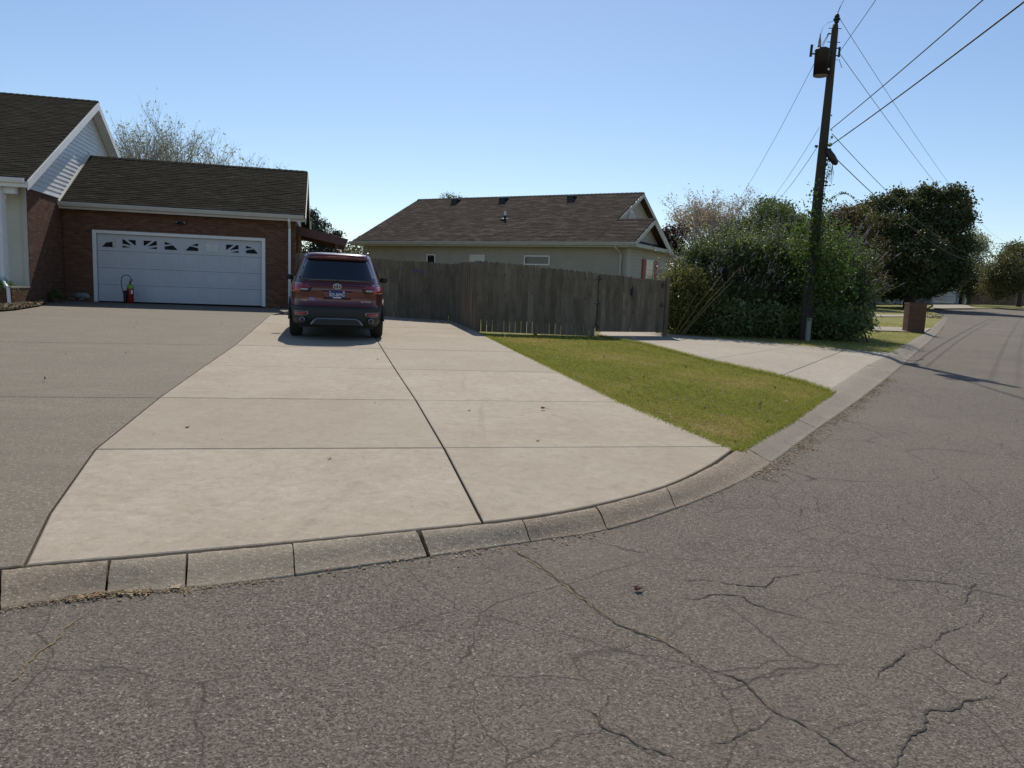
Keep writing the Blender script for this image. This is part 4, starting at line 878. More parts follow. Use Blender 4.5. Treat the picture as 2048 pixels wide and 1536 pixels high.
def crown(name, parent, blobs, ncl, per, rcl, leaf, asp, seed, mat, origin, **k):
    V, tone = leaves(blobs, ncl, per, rcl, leaf, asp, seed, **k); V = V-np.array(origin)
    return link(name, npmesh(name, V, np.arange(len(V)).reshape(-1, 4), tone), mat, parent)
def limbs(base, blobs, r0, seed, fork=1.5, lean=(0, 0)):
    mb = MB(); r = random.Random(seed); b = Vector(base); f = b+Vector((lean[0], lean[1], fork))
    mb.tube([b-Vector((0, 0, .2)), b+Vector((0, 0, .1)), b+(f-b)*.5, f], [r0*1.35, r0*1.1, r0*.95, r0*.9], 10)
    for q in blobs:
        c = Vector(q[:3]); mid = f.lerp(c, .5)+Vector((r.uniform(-.3, .3), r.uniform(-.3, .3), r.uniform(-.1, .3)))
        mb.tube([f-Vector((0, 0, .1)), mid, c], [r0*.5, r0*.3, r0*.08], 6)
        for _ in range(5):
            e = c+Vector((r.uniform(-1, 1)*q[3], r.uniform(-1, 1)*q[4], r.uniform(-.3, 1)*q[5]))*.85
            mb.tube([mid.lerp(c, r.uniform(.2, .9)), e.lerp(c, .4), e], [r0*.14, r0*.08, r0*.02], 5)
    return mb
def tree(name, key, base, r0, fork, mat, ncl, per, rcl, leaf, seed, label, asp=.6, cat='tree', bark='bark', group=None, **k):
    B = PTS[key]; bx, by = base; bz = H(bx, by); o = empty(name, (bx, by, bz), 0, label, cat, group)
    mb = limbs((0, 0, 0), [(q[0]-bx, q[1]-by, q[2]-bz, *q[3:]) for q in B], r0, seed, fork)
    mb.build('trunk', M[bark], o, fix=False, smooth=True)
    crown('crown', o, B, ncl, per, rcl, leaf, asp, seed, mat, (bx, by, bz), **k)
    return o
def cen(key): B = np.array(PTS[key]); return float(B[:, 0].mean()), float(B[:, 1].mean())
M['lf_dark'] = leafmat('dark_green_leaves', [(0.030, 0.048, 0.017), (0.053, 0.075, 0.026), (0.075, 0.098, 0.033), (0.112, 0.112, 0.042), (0.150, 0.105, 0.045)], 0.28)
M['lf_brown'] = leafmat('bronze_green_leaves', [(0.054, 0.054, 0.020), (0.095, 0.088, 0.030), (0.135, 0.101, 0.038), (0.176, 0.108, 0.047)], 0.35)
M['lf_mid'] = leafmat('mid_green_leaves', [(0.048, 0.072, 0.024), (0.080, 0.120, 0.035), (0.120, 0.160, 0.048), (0.160, 0.176, 0.064)], 0.38)
M['lf_pale'] = leafmat('autumn_pink_leaves', [(.24, .2, .12), (.34, .24, .17), (.42, .27, .2), (.3, .3, .16)], .45)
M['lf_maroon'] = leafmat('maroon_leaves', [(0.036, 0.017, 0.019), (0.060, 0.026, 0.026), (0.084, 0.036, 0.031)], 0.2)
M['lf_light'] = leafmat('pale_green_leaves', [(.2, .22, .14), (.29, .31, .22), (.38, .39, .3)], .5)
M['lf_olive'] = leafmat('olive_leaves', [(0.060, 0.066, 0.022), (0.108, 0.108, 0.036), (0.156, 0.144, 0.054)], 0.35)
M['lf_conifer'] = leafmat('blue_green_needles', [(.03, .045, .03), (.05, .07, .05), (.08, .1, .075)], .12)
M['lf_hedge'] = leafmat('shrub_leaves', [(.048, .08, .02), (.09, .14, .034), (.14, .2, .058), (.235, .28, .12), (.35, .4, .23)], .45, .42, .55)
M['lf_yellow'] = leafmat('yellow_green_leaves', [(.07, .085, .02), (.12, .135, .035), (.19, .18, .05), (.22, .16, .05)], .35)
M['lf_vine'] = leafmat('vine_leaves', [(.05, .095, .018), (.085, .15, .03), (.13, .2, .045)], .45)
PTS['big_tree'] += PTS['big_front']
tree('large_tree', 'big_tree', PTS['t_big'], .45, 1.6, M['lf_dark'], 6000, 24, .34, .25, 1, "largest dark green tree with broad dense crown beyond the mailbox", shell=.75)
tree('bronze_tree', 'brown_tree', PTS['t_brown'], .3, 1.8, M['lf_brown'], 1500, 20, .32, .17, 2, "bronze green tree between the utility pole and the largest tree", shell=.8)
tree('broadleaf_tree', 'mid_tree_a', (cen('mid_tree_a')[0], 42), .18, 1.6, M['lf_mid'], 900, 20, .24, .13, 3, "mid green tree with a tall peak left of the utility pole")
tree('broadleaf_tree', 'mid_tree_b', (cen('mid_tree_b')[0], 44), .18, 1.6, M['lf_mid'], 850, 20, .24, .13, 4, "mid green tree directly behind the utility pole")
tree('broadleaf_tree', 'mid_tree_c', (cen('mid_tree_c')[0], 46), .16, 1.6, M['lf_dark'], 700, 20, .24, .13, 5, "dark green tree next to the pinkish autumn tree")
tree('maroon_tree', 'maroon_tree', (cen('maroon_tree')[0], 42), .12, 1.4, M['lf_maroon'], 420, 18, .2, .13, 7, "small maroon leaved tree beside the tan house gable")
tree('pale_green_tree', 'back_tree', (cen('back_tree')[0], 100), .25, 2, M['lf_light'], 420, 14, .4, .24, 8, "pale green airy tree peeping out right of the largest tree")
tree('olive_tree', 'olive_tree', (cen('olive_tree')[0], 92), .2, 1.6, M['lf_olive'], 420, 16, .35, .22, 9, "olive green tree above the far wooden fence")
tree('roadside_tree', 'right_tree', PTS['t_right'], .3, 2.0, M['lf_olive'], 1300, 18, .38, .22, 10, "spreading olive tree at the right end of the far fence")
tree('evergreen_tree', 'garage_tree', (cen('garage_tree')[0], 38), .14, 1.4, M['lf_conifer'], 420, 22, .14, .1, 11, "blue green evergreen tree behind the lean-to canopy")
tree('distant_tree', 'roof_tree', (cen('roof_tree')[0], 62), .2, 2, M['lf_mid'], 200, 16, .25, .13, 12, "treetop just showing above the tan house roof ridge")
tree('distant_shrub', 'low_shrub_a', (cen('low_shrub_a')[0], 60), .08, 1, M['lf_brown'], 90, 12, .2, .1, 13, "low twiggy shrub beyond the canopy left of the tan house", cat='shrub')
tree('distant_shrub', 'low_shrub_b', (cen('low_shrub_b')[0], 60), .08, 1, M['lf_mid'], 60, 12, .2, .1, 14, "smaller shrub touching the left eave of the tan house", cat='shrub')
# airy trees behind the garage: bare twigs and a few leaves
def airy(px_m, base, ht, spread, seed, label, nl, mat='lf_light', grp='airy trees behind the garage', nm='airy_tree', ls=.18):
    bx, by = base; o = empty(nm, (bx, by, H(bx, by)), 0, label, 'tree', grp); r = random.Random(seed); mb = MB(); tips = []
    def grow(p, d, L, rad, dep):
        q = p+d*L*.5+Vector((r.uniform(-1, 1), r.uniform(-1, 1), 0))*L*.05; e = p+d*L
        mb.tube([p, q, e], [rad, rad*.8, rad*.62], 4 if dep else 6, False)
        for t in (.55, .8, 1.0):
            if dep >= 2: tips.append(p.lerp(e, t))
        if dep > 5 or rad < .007: return
        for k in range(r.choice((2, 3, 3))):
            a = r.uniform(0, 6.28); sp = r.uniform(.25, .62); nd = (d+Vector((math.cos(a), math.sin(a), .12))*sp); nd.z = max(nd.z, .3); grow(p.lerp(e, r.uniform(.6, 1)), nd.normalized(), L*r.uniform(.66, .88), rad*.6, dep+1)
    for k in range(spread):
        a = r.uniform(0, 6.28); grow(Vector((0, 0, 0)), Vector((math.cos(a)*.22, math.sin(a)*.22, 1)).normalized(), ht*.28, .11, 0)
    mb.build('trunk', M['twig'], o, fix=False)
    R = np.random.RandomState(seed); T = np.array(tips); P = T[R.choice(len(T), nl)]+R.normal(size=(nl, 3))*.14
    V = leafquads(P, ls*R.uniform(.6, 1.2, nl), .5, R, 0); link('crown', npmesh('crown', V, np.arange(len(V)).reshape(-1, 4), R.rand(nl)), M[mat], o)
AT = [((-23.6, 46), 10.2, 5, 1, "tallest airy tree with grey green leaves beside the white gable", 2300), ((-21.0, 47), 10.0, 5, 2, "second airy tree behind the middle of the garage roof", 1400), ((-18.6, 48), 8.8, 4, 3, "nearly bare twiggy tree third behind the garage roof", 800), ((-16.4, 47), 8.2, 4, 4, "smallest bare twiggy tree furthest right behind the garage roof", 350), ((-25.6, 48), 8.4, 3, 5, "partly hidden airy tree just behind the white gable rake", 800)]
for (b, h_, k_, s_, l_, n_) in AT: airy(None, b, h_, k_, s_, l_, n_)
airy(None, (cen('pale_tree')[0], 51), 8.2, 5, 8, "thin pinkish autumn tree with sparse leaves behind the shrubs", 8000, 'lf_pale', None, 'autumn_tree', .15)

# flowering hedge around the pole
hx, hy = cen('hedge')
hedge = empty('flowering_shrub', (hx, hy, H(hx, hy)), 0, "overgrown flowering shrub mass engulfing the base of the utility pole", "shrub")
HB = PTS['hedge']+PTS['hedge_skirt']; ho = (hx, hy, H(hx, hy))
crown('leaves', hedge, HB, 3600, 20, .16, .155, .32, 21, M['lf_hedge'], ho, shell=.6, up=.1)["kind"] = "stuff"
def shoots(blobs, n, seed, L=.75, leaf=.16, per=16, flower=.4, upb=.75):
    R = np.random.RandomState(seed); B = np.array(blobs); wt = (B[:, 3]*B[:, 5]); wt /= wt.sum(); bi = R.choice(len(B), n, p=wt)
    D = R.normal(size=(n, 3)); D[:, 2] = np.abs(D[:, 2])*.9; D[:, 1] -= .5; D /= np.linalg.norm(D, axis=1)[:, None]
    P0 = B[bi, :3]+D*B[bi, 3:6]*.88; G = D*.7+R.normal(0, .22, (n, 3)); G[:, 2] += upb; G /= np.linalg.norm(G, axis=1)[:, None]; LL = L*R.uniform(.5, 1.3, n)
    st = MB(); sp = MB(); LP = []; LT = []
    VV = []; tn = []
    for i in range(n):
        a = Vector(P0[i]); b = a+Vector(G[i])*LL[i]; st.tube([a-Vector(G[i])*.3, a, b], [.006, .005, .003], 3, False)
        for k in range(per):
            t = k/per; c = a.lerp(b, t); ang = k*2.4+R.rand(); out = Vector((math.cos(ang), math.sin(ang), R.uniform(-.15, .55))).normalized(); l_ = leaf*(1-.45*t)*R.uniform(.7, 1.2)
            side = out.cross(Vector((0, 0, 1))).normalized()*l_*.14; e = c+out*l_; m_ = c+out*l_*.45
            VV += [c, m_+side, e-Vector((0, 0, l_*.12)), m_-side]; tn.append(min(1, max(0, .5+.3*t+R.normal(0, .15))))
        if R.rand() < flower:
            e = b+Vector(G[i])*R.uniform(.1, .22); sp.tube([b, b.lerp(e, .5), e], [.012, .014, .004], 5)
    return st, sp, np.array([list(v) for v in VV]), np.array(tn)
st, sp, V, tn = shoots([b for b in PTS['hedge']], 1700, 22, L=.95)
M['spike'] = mottled('faded_flower_spike', (.2, .16, .2), (.32, .27, .3), 20, .9)
o_ = np.array(ho)
def shift(mb, o): mb.v = [(v[0]-o[0], v[1]-o[1], v[2]-o[2]) for v in mb.v]; return mb
shift(st, ho).build('stem', M['bark'], hedge, fix=False)["kind"] = "stuff"; shift(sp, ho).build('flower_spike', M['spike'], hedge, fix=False)["kind"] = "stuff"
link('shoot_leaves', npmesh('shoot_leaves', V-o_, np.arange(len(V)).reshape(-1, 4), tn), M['lf_hedge'], hedge)["kind"] = "stuff"
stm = MB(); r = random.Random(5)
for k in range(60):
    b = r.choice(HB); p = Vector((b[0]+r.uniform(-.6, .6), b[1]+r.uniform(-.3, .6), 0)); p.z = H(p.x, p.y)-.05; e = Vector(b[:3])+Vector((r.uniform(-.5, .5), r.uniform(-.4, .3), r.uniform(0, .7)))
    stm.tube([p, p.lerp(e, .5)+Vector((0, 0, .2)), e], [.025, .018, .008], 5, False)
shift(stm, ho).build('trunk', M['bark'], hedge, fix=False)["kind"] = "stuff"
# branch arching out on the right side
yx, yy_ = cen('yellow_bush'); yb = empty('yellow_green_shrub', (yx, yy_, H(yx, yy_)), 0, "lighter yellow green shrub with yellow canes beside the gate", "shrub")
crown('leaves', yb, PTS['yellow_bush'], 620, 20, .13, .1, .4, 23, M['lf_yellow'], (yx, yy_, H(yx, yy_)), shell=.6)["kind"] = "stuff"
M['cane'] = mottled('yellow_cane', (.15, .115, .045), (.2, .155, .065), 5, .7)
for (p0, p1) in (((-.25, -.85, .05), (.75, -1.0, 1.6)), ((-.1, -.9, .05), (1.05, -1.0, 1.45)), ((-.35, -.8, .0), (.2, -.95, 1.2)), ((-.2, -.9, .0), (1.3, -.95, 1.9))):
    a, b = Vector(p0), Vector(p1); MB().tube([a, a.lerp(b, .5)+Vector((0, 0, .06)), b], [.013, .011, .006], 5).build('cane', M['cane'], yb)
# round shrub at the left edge
sx, sy = PTS['shrubL']
ls = empty('clipped_shrub', (sx, sy, H(sx, sy)), 0, "bright green clipped shrub at the porch corner", "shrub")
M['lf_bright'] = leafmat('bright_leaves', [(.06, .12, .02), (.1, .18, .03), (.15, .24, .05)], .35)
crown('leaves', ls, [(sx, sy, H(sx, sy)+.36, .40, .40, .40)], 260, 16, .06, .05, .5, 31, M['lf_bright'], (sx, sy, H(sx, sy)), shell=.4)["kind"] = "stuff"
MB().tube([(0, 0, -.05), (0, 0, .4)], .03, 6).build('stem', M['bark'], ls)
px_, py_ = PTS['anim2']
pl = empty('potted_plant', (px_-.05, py_-.35, H(px_, py_)), 0, "small drooping plant in the shade by the garage corner", "plant")
crown('leaves', pl, [(px_-.05, py_-.35, H(px_, py_)+.2, .18, .18, .16)], 60, 8, .05, .09, .3, 32, M['lf_mid'], (px_-.05, py_-.35, H(px_, py_)))["kind"] = "stuff"
MB().lathe([(.07, -.03), (.09, .1), (.1, .12)], 14).build('pot', M['post_wood'], pl)

# ------------------------------------------------------------------ fence and gates
def picket_mesh(wd, h, ear=.03, notch=0.0):
    a = wd/2; n = notch; q = .14+.2*((h*977) % 1)
    prof = [(-a+n, 0), (a-n, 0), (a-n, q), (a, q+.04), (a, h-ear*1.2), (a-ear, h), (-a+ear, h), (-a, h-ear*1.2), (-a, q+.04), (-a+n, q)]
    return MB().prism(prof, -.009, .009)
def fence(root, p0, p1, h0, h1, zoff, seed, mat, wd=.14, back=1, name='picket', far=False):
    r = random.Random(seed); P0, P1 = Vector((*p0, 0)), Vector((*p1, 0)); d = P1-P0; L = d.length; d.normalize(); ang = math.atan2(d.y, d.x); n = round(L/(wd+.003)); st_ = L/n
    rx, ry, rz = root.location; ra = root.rotation_euler.z
    for i in range(n):
        t = (i+.5)/n; p = P0.lerp(P1, t); h = (h0+(h1-h0)*t)+r.uniform(-.012, .012); notch = r.choice((0, .0, .0, .003, .005))
        mb = picket_mesh(st_-.0025+r.uniform(-.001, 0), h, .028, notch)
        o = mb.build(name, mat, root, fix=True); o.location = (p.x-rx, p.y-ry, H(p.x, p.y)+zoff-rz); o.rotation_euler = (r.uniform(-.006, .006), r.uniform(-.006, .006), ang)
    nx = Vector((-d.y, d.x, 0))*back
    for hh in (.3, .9, 1.4):
        a = P0+nx*.035; b = P1+nx*.035; za = H(a.x, a.y)+zoff; zb = H(b.x, b.y)+zoff; hh = min(hh, min(h0, h1)-.15)
        q = []
        for (p, z) in ((a, za), (b, zb)):
            for s in (-1, 1):
                for v in (0, .085): q.append((p.x+nx.x*s*.018-rx, p.y+nx.y*s*.018-ry, z+hh+v-rz))
        MB().add(q, [(0,1,3,2),(4,6,7,5),(0,4,5,1),(2,3,7,6),(1,5,7,3),(0,2,6,4)]).build('rail', mat, root)
    return L
fx, fy = -.99, 19.05
F0 = empty('wooden_fence', (-5.9, 23.9, H(-5.9, 23.9)), 0, "weathered dog-eared board fence running behind the parked suv", "fence", "weathered board fence runs")
fence(F0, (-7.1, 24.35), (-1.86, 22.65), 1.85, 1.71, -.02, 1, M['fence'])
F1 = empty('wooden_fence', (-1.86, 22.65, H(-1.86, 22.65)), 0, "short weathered board fence run coming forward to the driveway corner", "fence", "weathered board fence runs")
fence(F1, (-1.86, 22.65), (-.99, 19.05), 1.71, 1.77, -.02, 2, M['fence'])
F2 = empty('wooden_fence', (-.99, 19.05, H(-.99, 19.05)), 0, "weathered board fence run facing the lawn left of the double gate", "fence", "weathered board fence runs")
fence(F2, (-.99, 19.05), (2.06, 19.2), 1.78, 1.61, -.02, 3, M['fence'])
for F, ps in ((F0, [(-7.05, 24.4), (-4.4, 23.55), (-1.93, 22.72)]), (F1, [(-1.45, 21.1)]), (F2, [(-.93, 19.14), (.55, 19.2), (2.0, 19.28)])):
    for x, y in ps: MB().box(-.045, .045, .05, .14, -.1, 1.5, Matrix.Translation((x-F.location.x, y-F.location.y, H(x, y)-F.location.z))).build('post', M['fence'], F)
# ornaments: two small violet discs hung on the fence
M['violet'] = base_mat('violet_glass', (.06, .03, .3), .2)
for i, x in enumerate((-3.05, -2.87)):
    t = (x+7.1)/(7.1-1.86); y = 24.35+(22.65-24.35)*t
    tag(MB().lathe([(.035, 0), (.04, .008), (.035, .016)], 12, Matrix.Rotation(math.pi/2, 4, 'X')).build('fence_ornament', M['violet'], None, (x, y-.04, H(x, y)+1.42-.02*i)), ["left violet disc pinned high on the fence behind the suv", "right violet disc pinned high on the fence behind the suv"][i], "ornament", "violet fence discs")
# double gate
def diamond(parent, x, z, s=.085):
    mb = MB(); pts = []
    for k in range(8):
        a = math.pi/4*k; r_ = s if k % 2 == 0 else s*.42; pts.append((x+r_*math.cos(a), z+r_*math.sin(a)))
    mb.prism(pts, -.03, -.012); return mb.build('hinge_plate', M['black'], parent)
ga, gb, gm = Vector((2.07, 19.2, 0)), Vector((3.98, 20.12, 0)), None
gm = ga.lerp(gb, .5); gd_ = (gb-ga).normalized(); gang = math.atan2(gd_.y, gd_.x); GL = (gb-ga).length/2
for i, (p, lab, hl, hr) in enumerate(((ga, "left leaf of the wooden double gate with three star shaped hinges", 1.47, 1.43), (gm, "right leaf of the wooden double gate next to the shrubs", 1.41, 1.37))):
    g = empty('wooden_gate', (p.x, p.y, H(p.x, p.y)+.1), gang, lab, 'gate', 'double gate leaves'); r = random.Random(40+i); n = 8; st_ = (GL-.012)/n
    for k in range(n):
        hh = hl+(hr-hl)*(k+.5)/n+r.uniform(-.008, .008); o = picket_mesh(st_-.003, hh, .02).build('picket', M['fence'], g); o.location = (.006+(k+.5)*st_, 0, 0)
    for z in (.12, 1.15): MB().box(.01, GL-.01, .012, .05, z, z+.085).build('rail', M['fence'], g)
    if i == 0:
        for z in (.12, .72, 1.33): diamond(g, .03, z)
        MB().box(.024, .036, -.02, -.010, .12, 1.33).build('drop_rod', M['black'], g)
        MB().box(GL-.05, GL+.01, -.045, -.012, .95, 1.12).tube([(GL-.02, -.05, 1.18), (GL-.02, -.05, .85)], .012, 6).build('latch', M['black'], g)
    else:
        for z in (.72, 1.24): diamond(g, GL-.1, z, .075)
gp = empty('gate_post', (4.03, 20.14, H(4.03, 20.14)), gang, "square wooden gate post at the shrub end of the double gate", "post")
MB().box(-.05, .05, -.05, .05, -.1, 1.5).build('shaft', M['fence'], gp); MB().box(-.06, .06, -.06, .06, 1.5, 1.53).build('cap', M['fence'], gp)

# ------------------------------------------------------------------ tan neighbour house
NB = math.pi-math.radians(29)
# local frame: x runs right->left along the near wall, y away from the camera
nh = empty('tan_house', (4.07, 27.6, .5), 0, "tan vinyl sided bungalow with brown shingle roof behind the fence", "house")
ux, uy = Vector((math.cos(NB), math.sin(NB), 0)), Vector((math.sin(math.radians(29)), math.cos(math.radians(29)), 0))
# mirror-free frame: use X = -ux so the frame stays right handed
nh.rotation_euler = (0, 0, math.radians(-29))
z0 = .5; ze = 3.38-z0            # eave height
LX = 12.45
nw = MB().box(-LX, -.03, .03, .2, -.4, ze-.12).build('side_wall', M['tan_trim'], nh)
sp_, e_ = rect_spans(-LX, -.09, 0, ze-.14, .125); siding(nw, 'siding_board', M['siding_tan'], Matrix.Translation((0, .02, 0)), sp_, e_)
MB().box(-.1, .012, -.012, .02, -.3, ze-.14).box(-.02, .012, .02, .1, -.3, ze-.14).build('corner_board', M['tan_trim'], nh)
fw = MB().box(-.2, -.03, .2, 4.45, -.4, ze-.12).build('end_wall', M['tan_trim'], nh)
sp_, e_ = rect_spans(.1, 4.45, 0, ze-.14, .125); siding(fw, 'siding_board', M['siding_tan'], Matrix.Translation((-.02, 0, 0)) @ RY(math.pi/2), sp_, e_)
MB().box(-.1, .012, 4.45, 4.56, -.3, ze-.14).build('corner_board', M['tan_trim'], nh)
bk = MB().box(-2.0, -1.2, 4.56, 9.2, -.4, ze-.12).build('porch_wall', M['siding_tan'], nh)
# entry beyond: small door recess with red door
MB().box(-1.19, -1.15, 5.2, 6.1, 0, 2.1).build('entry_door', M['shutter'], nh)
MB().box(-1.6, .3, 4.6, 9.4, ze-.32, ze-.16).build('porch_fascia', M['tan_trim'], nh)
MB().box(.1, .22, 9.1, 9.22, -.4, ze-.32).build('porch_column', M['white'], nh)
# main roof: gable running along x
rise = 5.78-3.38; run = 4.9
def nroof(name, x0, x1, ya, run_, rise_, mat, limit, seed, inside=None):
    return roof(name, nh, (x0, ya, ze), x1-x0, run_, rise_, 0, mat, limit, seed, inside=inside)
nroof('roof', -LX-.35, -1.2, -.4, run, rise, M['shingle_brown'], 190, 7)
# lower front gable
r2 = 2.1; s2 = r2*rise/run
o2 = nroof('lower_roof', -1.196, .3, -.4, r2, s2, M['shingle_brown'], 110, 8, None)
gutter(nh, -LX-.35, .32, -.41, ze+.03, M['tan_trim'])
MB().box(-LX-.35, .30, -.40, -.375, ze-.15, ze-.03).build('fascia', M['tan_trim'], nh)
MB().box(-LX-.3, .28, -.37, .0, ze-.14, ze-.115).build('soffit', M['tan_trim'], nh)
def rakes(parent, x, ya, run_, rise_, zb, mat, t=.17, name='rake_board', y_from=None):
    mb = MB()
    for y0_, ym in ((ya, ya+run_), (ya+2*run_, ya+run_)):
        q = zb
        if y_from is not None and y0_ < ym: q = zb+(y_from-y0_)*rise_/run_; y0_ = y_from
        mb.add([(x, y0_, q), (x, ym, zb+rise_), (x, ym, zb+rise_-t), (x, y0_, q-t), (x+.025, y0_, q), (x+.025, ym, zb+rise_), (x+.025, ym, zb+rise_-t), (x+.025, y0_, q-t)],
               [(0,1,2,3),(4,7,6,5),(0,4,5,1),(1,5,6,2),(2,6,7,3),(3,7,4,0)])
    return mb.build(name, mat, parent)
rakes(nh, .302, -.4, r2, s2, ze-.01, M['tan_trim']); rakes(nh, -1.198, -.4, run, rise, ze-.01, M['tan_trim'], y_from=1.78); rakes(nh, -LX-.377, -.4, run, rise, ze-.01, M['tan_trim'])
g1 = MB().prismx([(-.3, ze-.1), (3.7, ze-.1), (1.7, ze+s2-.12)], -.18, -.03).build('gable_wall', M['tan_trim'], nh)
siding(g1, 'siding_board', M['siding_tan'], Matrix.Translation((-.02, 0, 0)) @ RY(math.pi/2), gable_spans(ze+.17, ze+s2-.13, lambda z: -.38+(z-ze+.1)*r2/s2, lambda z: 3.78-(z-ze+.1)*r2/s2, .12), .12)
MB().add([(-.02, -.2, ze+.17), (.31, -.38, ze-.0), (.31, 3.78, ze-.0), (-.02, 3.6, ze+.17)], [(0,1,2,3)]).build('pent_roof', M['teal'], nh, fix=False)
gutter_e = MB().box(.28, .40, -.4, 3.9, ze-.13, ze+.0).build('end_gutter', M['tan_trim'], nh)
MB().box(-.02, .28, -.35, 4.8, ze-.14, ze-.115).build('end_soffit', M['tan_trim'], nh)
g2 = MB().prismx([(-.3, ze-.1), (9.3, ze-.1), (4.5, ze+rise-.15)], -1.65, -1.5).build('upper_gable_wall', M['tan_trim'], nh)
siding(g2, 'siding_board', M['siding_tan'], Matrix.Translation((-1.48, 0, 0)) @ RY(math.pi/2), gable_spans(ze+.6, ze+rise-.16, lambda z: -.38+(z-ze+.12)*run/rise, lambda z: 9.38-(z-ze+.12)*run/rise, .12), .12)
av = []
for k in range(13): a = math.pi*k/12; av.append((3.9+.3*math.cos(a), ze+1.22+.42*math.sin(a)))
MB().prismx(av, -1.47, -1.44).build('arched_vent', M['white'], nh)
av = [(3.9+(y-3.9)*.72, ze+1.24+(z-ze-1.22)*.75) for y, z in av]
MB().prismx(av, -1.439, -1.43).build('vent_louver', M['tan_trim'], nh)
# downspout at the near corner
MB().tube([(-.38, -.46, ze-.06), (-.38, -.44, ze-.16), (-.3, -.07, ze-.38), (-.3, -.06, .1)], .045, 8).build('downspout', M['tan_trim'], nh)
MB().tube([(-LX-.1, -.46, ze-.06), (-LX-.05, -.3, ze-.3), (-LX+.05, -.06, ze-.45), (-LX+.05, -.06, .1)], .04, 8).build('downspout', M['tan_trim'], nh)
# windows on the long wall
def window(parent, x0, x1, z0_, z1_, y, grid=(1, 2), gmat=None, rot=None, sill=True):
    fr = MB(); t = .05
    fr.box(x0, x1, y-.03, y, z0_, z0_+t).box(x0, x1, y-.03, y, z1_-t, z1_).box(x0, x0+t, y-.03, y, z0_+t, z1_-t).box(x1-t, x1, y-.03, y, z0_+t, z1_-t)
    mb = fr
    if rot is not None: mb.v = [tuple(rot @ Vector(v)) for v in mb.v]
    f = mb.build('window', M['white'], parent)
    nx_, nz_ = grid
    for i in range(nx_):
        for j in range(nz_):
            xa = x0+t+(x1-x0-2*t)*i/nx_; xb = x0+t+(x1-x0-2*t)*(i+1)/nx_; za = z0_+t+(z1_-z0_-2*t)*j/nz_; zb = z0_+t+(z1_-z0_-2*t)*(j+1)/nz_
            g = MB().box(xa+.006, xb-.006, y-.014, y-.004, za+.006, zb-.006)
            if rot is not None: g.v = [tuple(rot @ Vector(v)) for v in g.v]
            g.build('pane', gmat or M['glass'], f)
    return f
window(nh, -8.98, -8.53, 1.05, 2.42, .0, (2, 4)); window(nh, -6.83, -6.12, 1.2, 2.42, .0, (1, 1), M['blind']); window(nh, -4.32, -3.2, 2.05, 2.42, .0, (1, 1))
R9 = RY(math.pi/2)
window(nh, 1.85, 2.75, .95, 2.42, -.0, (2, 4), None, R9)
for a, b in ((1.45, 1.82), (2.78, 3.15)):
    sh = MB().box(-.0, .03, a, b, .95, 2.42).build('shutter', M['shutter'], nh)
    for k in range(11): MB().box(.031, .04, a+.04, b-.04, 1.0+k*.127, 1.09+k*.127).build('louver_slat', M['shutter'], sh)
# roof vents and pipe
def roof_vent(x, lab):
    sl_ = rise/run; y = -.4+run-.45; z = ze+rise-.45*sl_
    v = MB().box(x-.15, x+.15, y-.17, y+.2, z-.08, z+.12).build('roof_vent', M['black'], nh)
    MB().box(x-.18, x+.18, y-.22, y+.2, z+.122, z+.15).build('vent_cap', M['galv'], v)
for x in (-10.3, -7.7, -4.3): roof_vent(x, '')
yv = 1.9; zv = ze+(yv+.4)*rise/run
vp = MB().lathe([(.05, -.1), (.05, .34), (.03, .34)], 12, Matrix.Translation((-6.35, yv, zv))).build('vent_pipe', M['white'], nh)
MB().lathe([(.2, .0), (.1, .07), (.06, .16), (.055, .16)], 12, Matrix.Translation((-6.35, yv, zv))).build('pipe_boot', M['black'], vp)

# ------------------------------------------------------------------ brick mailbox pillar
mx, my = PTS['mail']; mb_ang = math.radians(-8)
mp = empty('brick_mailbox', (mx, my, H(mx, my)), mb_ang, "brown brick mailbox pillar standing at the kerb", "mailbox")
core = MB().box(-.298, .298, -.256, .256, -.1, 1.02).build('core', M['mortar'], mp)
bm_ = brick_mats(-.3, .3, 0, 1.0, Matrix.Translation((0, -.248, 0)), seed=3)+brick_mats(-.25, .25, 0, 1.0, Matrix.Translation((-.288, 0, 0)) @ RY(-math.pi/2), seed=4)+brick_mats(-.25, .25, 0, 1.0, Matrix.Translation((.288, 0, 0)) @ RY(math.pi/2), seed=5)
pieces('brick', BV, BF, bm_, mp, M['brick_dark'], 300)
pieces('cap_brick', BV, BF, [Matrix.Translation((-.27+.09*k, 0, 1.055)) @ Matrix.Diagonal((.08, .56, .06, 1)) for k in range(7)], mp, M['brick_dark'], 10)

# ------------------------------------------------------------------ utility pole, transformer, lines
plx, ply = 8.1, 21.0; plz = H(plx, ply)
pole = empty('utility_pole', (plx, ply, plz), 0, "dark wooden utility pole rising from the shrub", "utility pole")
TOPX = .13
pt = lambda z: Vector((TOPX*z/8.65, 0, z))
MB().tube([pt(-.2), pt(1), pt(3), pt(5), pt(7), pt(8.25), pt(8.4)], [.155, .15, .14, .122, .1, .086, .066], 16).build('shaft', M['pole'], pole, smooth=True)
MB().tube([(.03, -.19, -.1), (.035, -.185, .62)], [.07, .07], 10).build('cable_guard', M['sleeve'], pole)
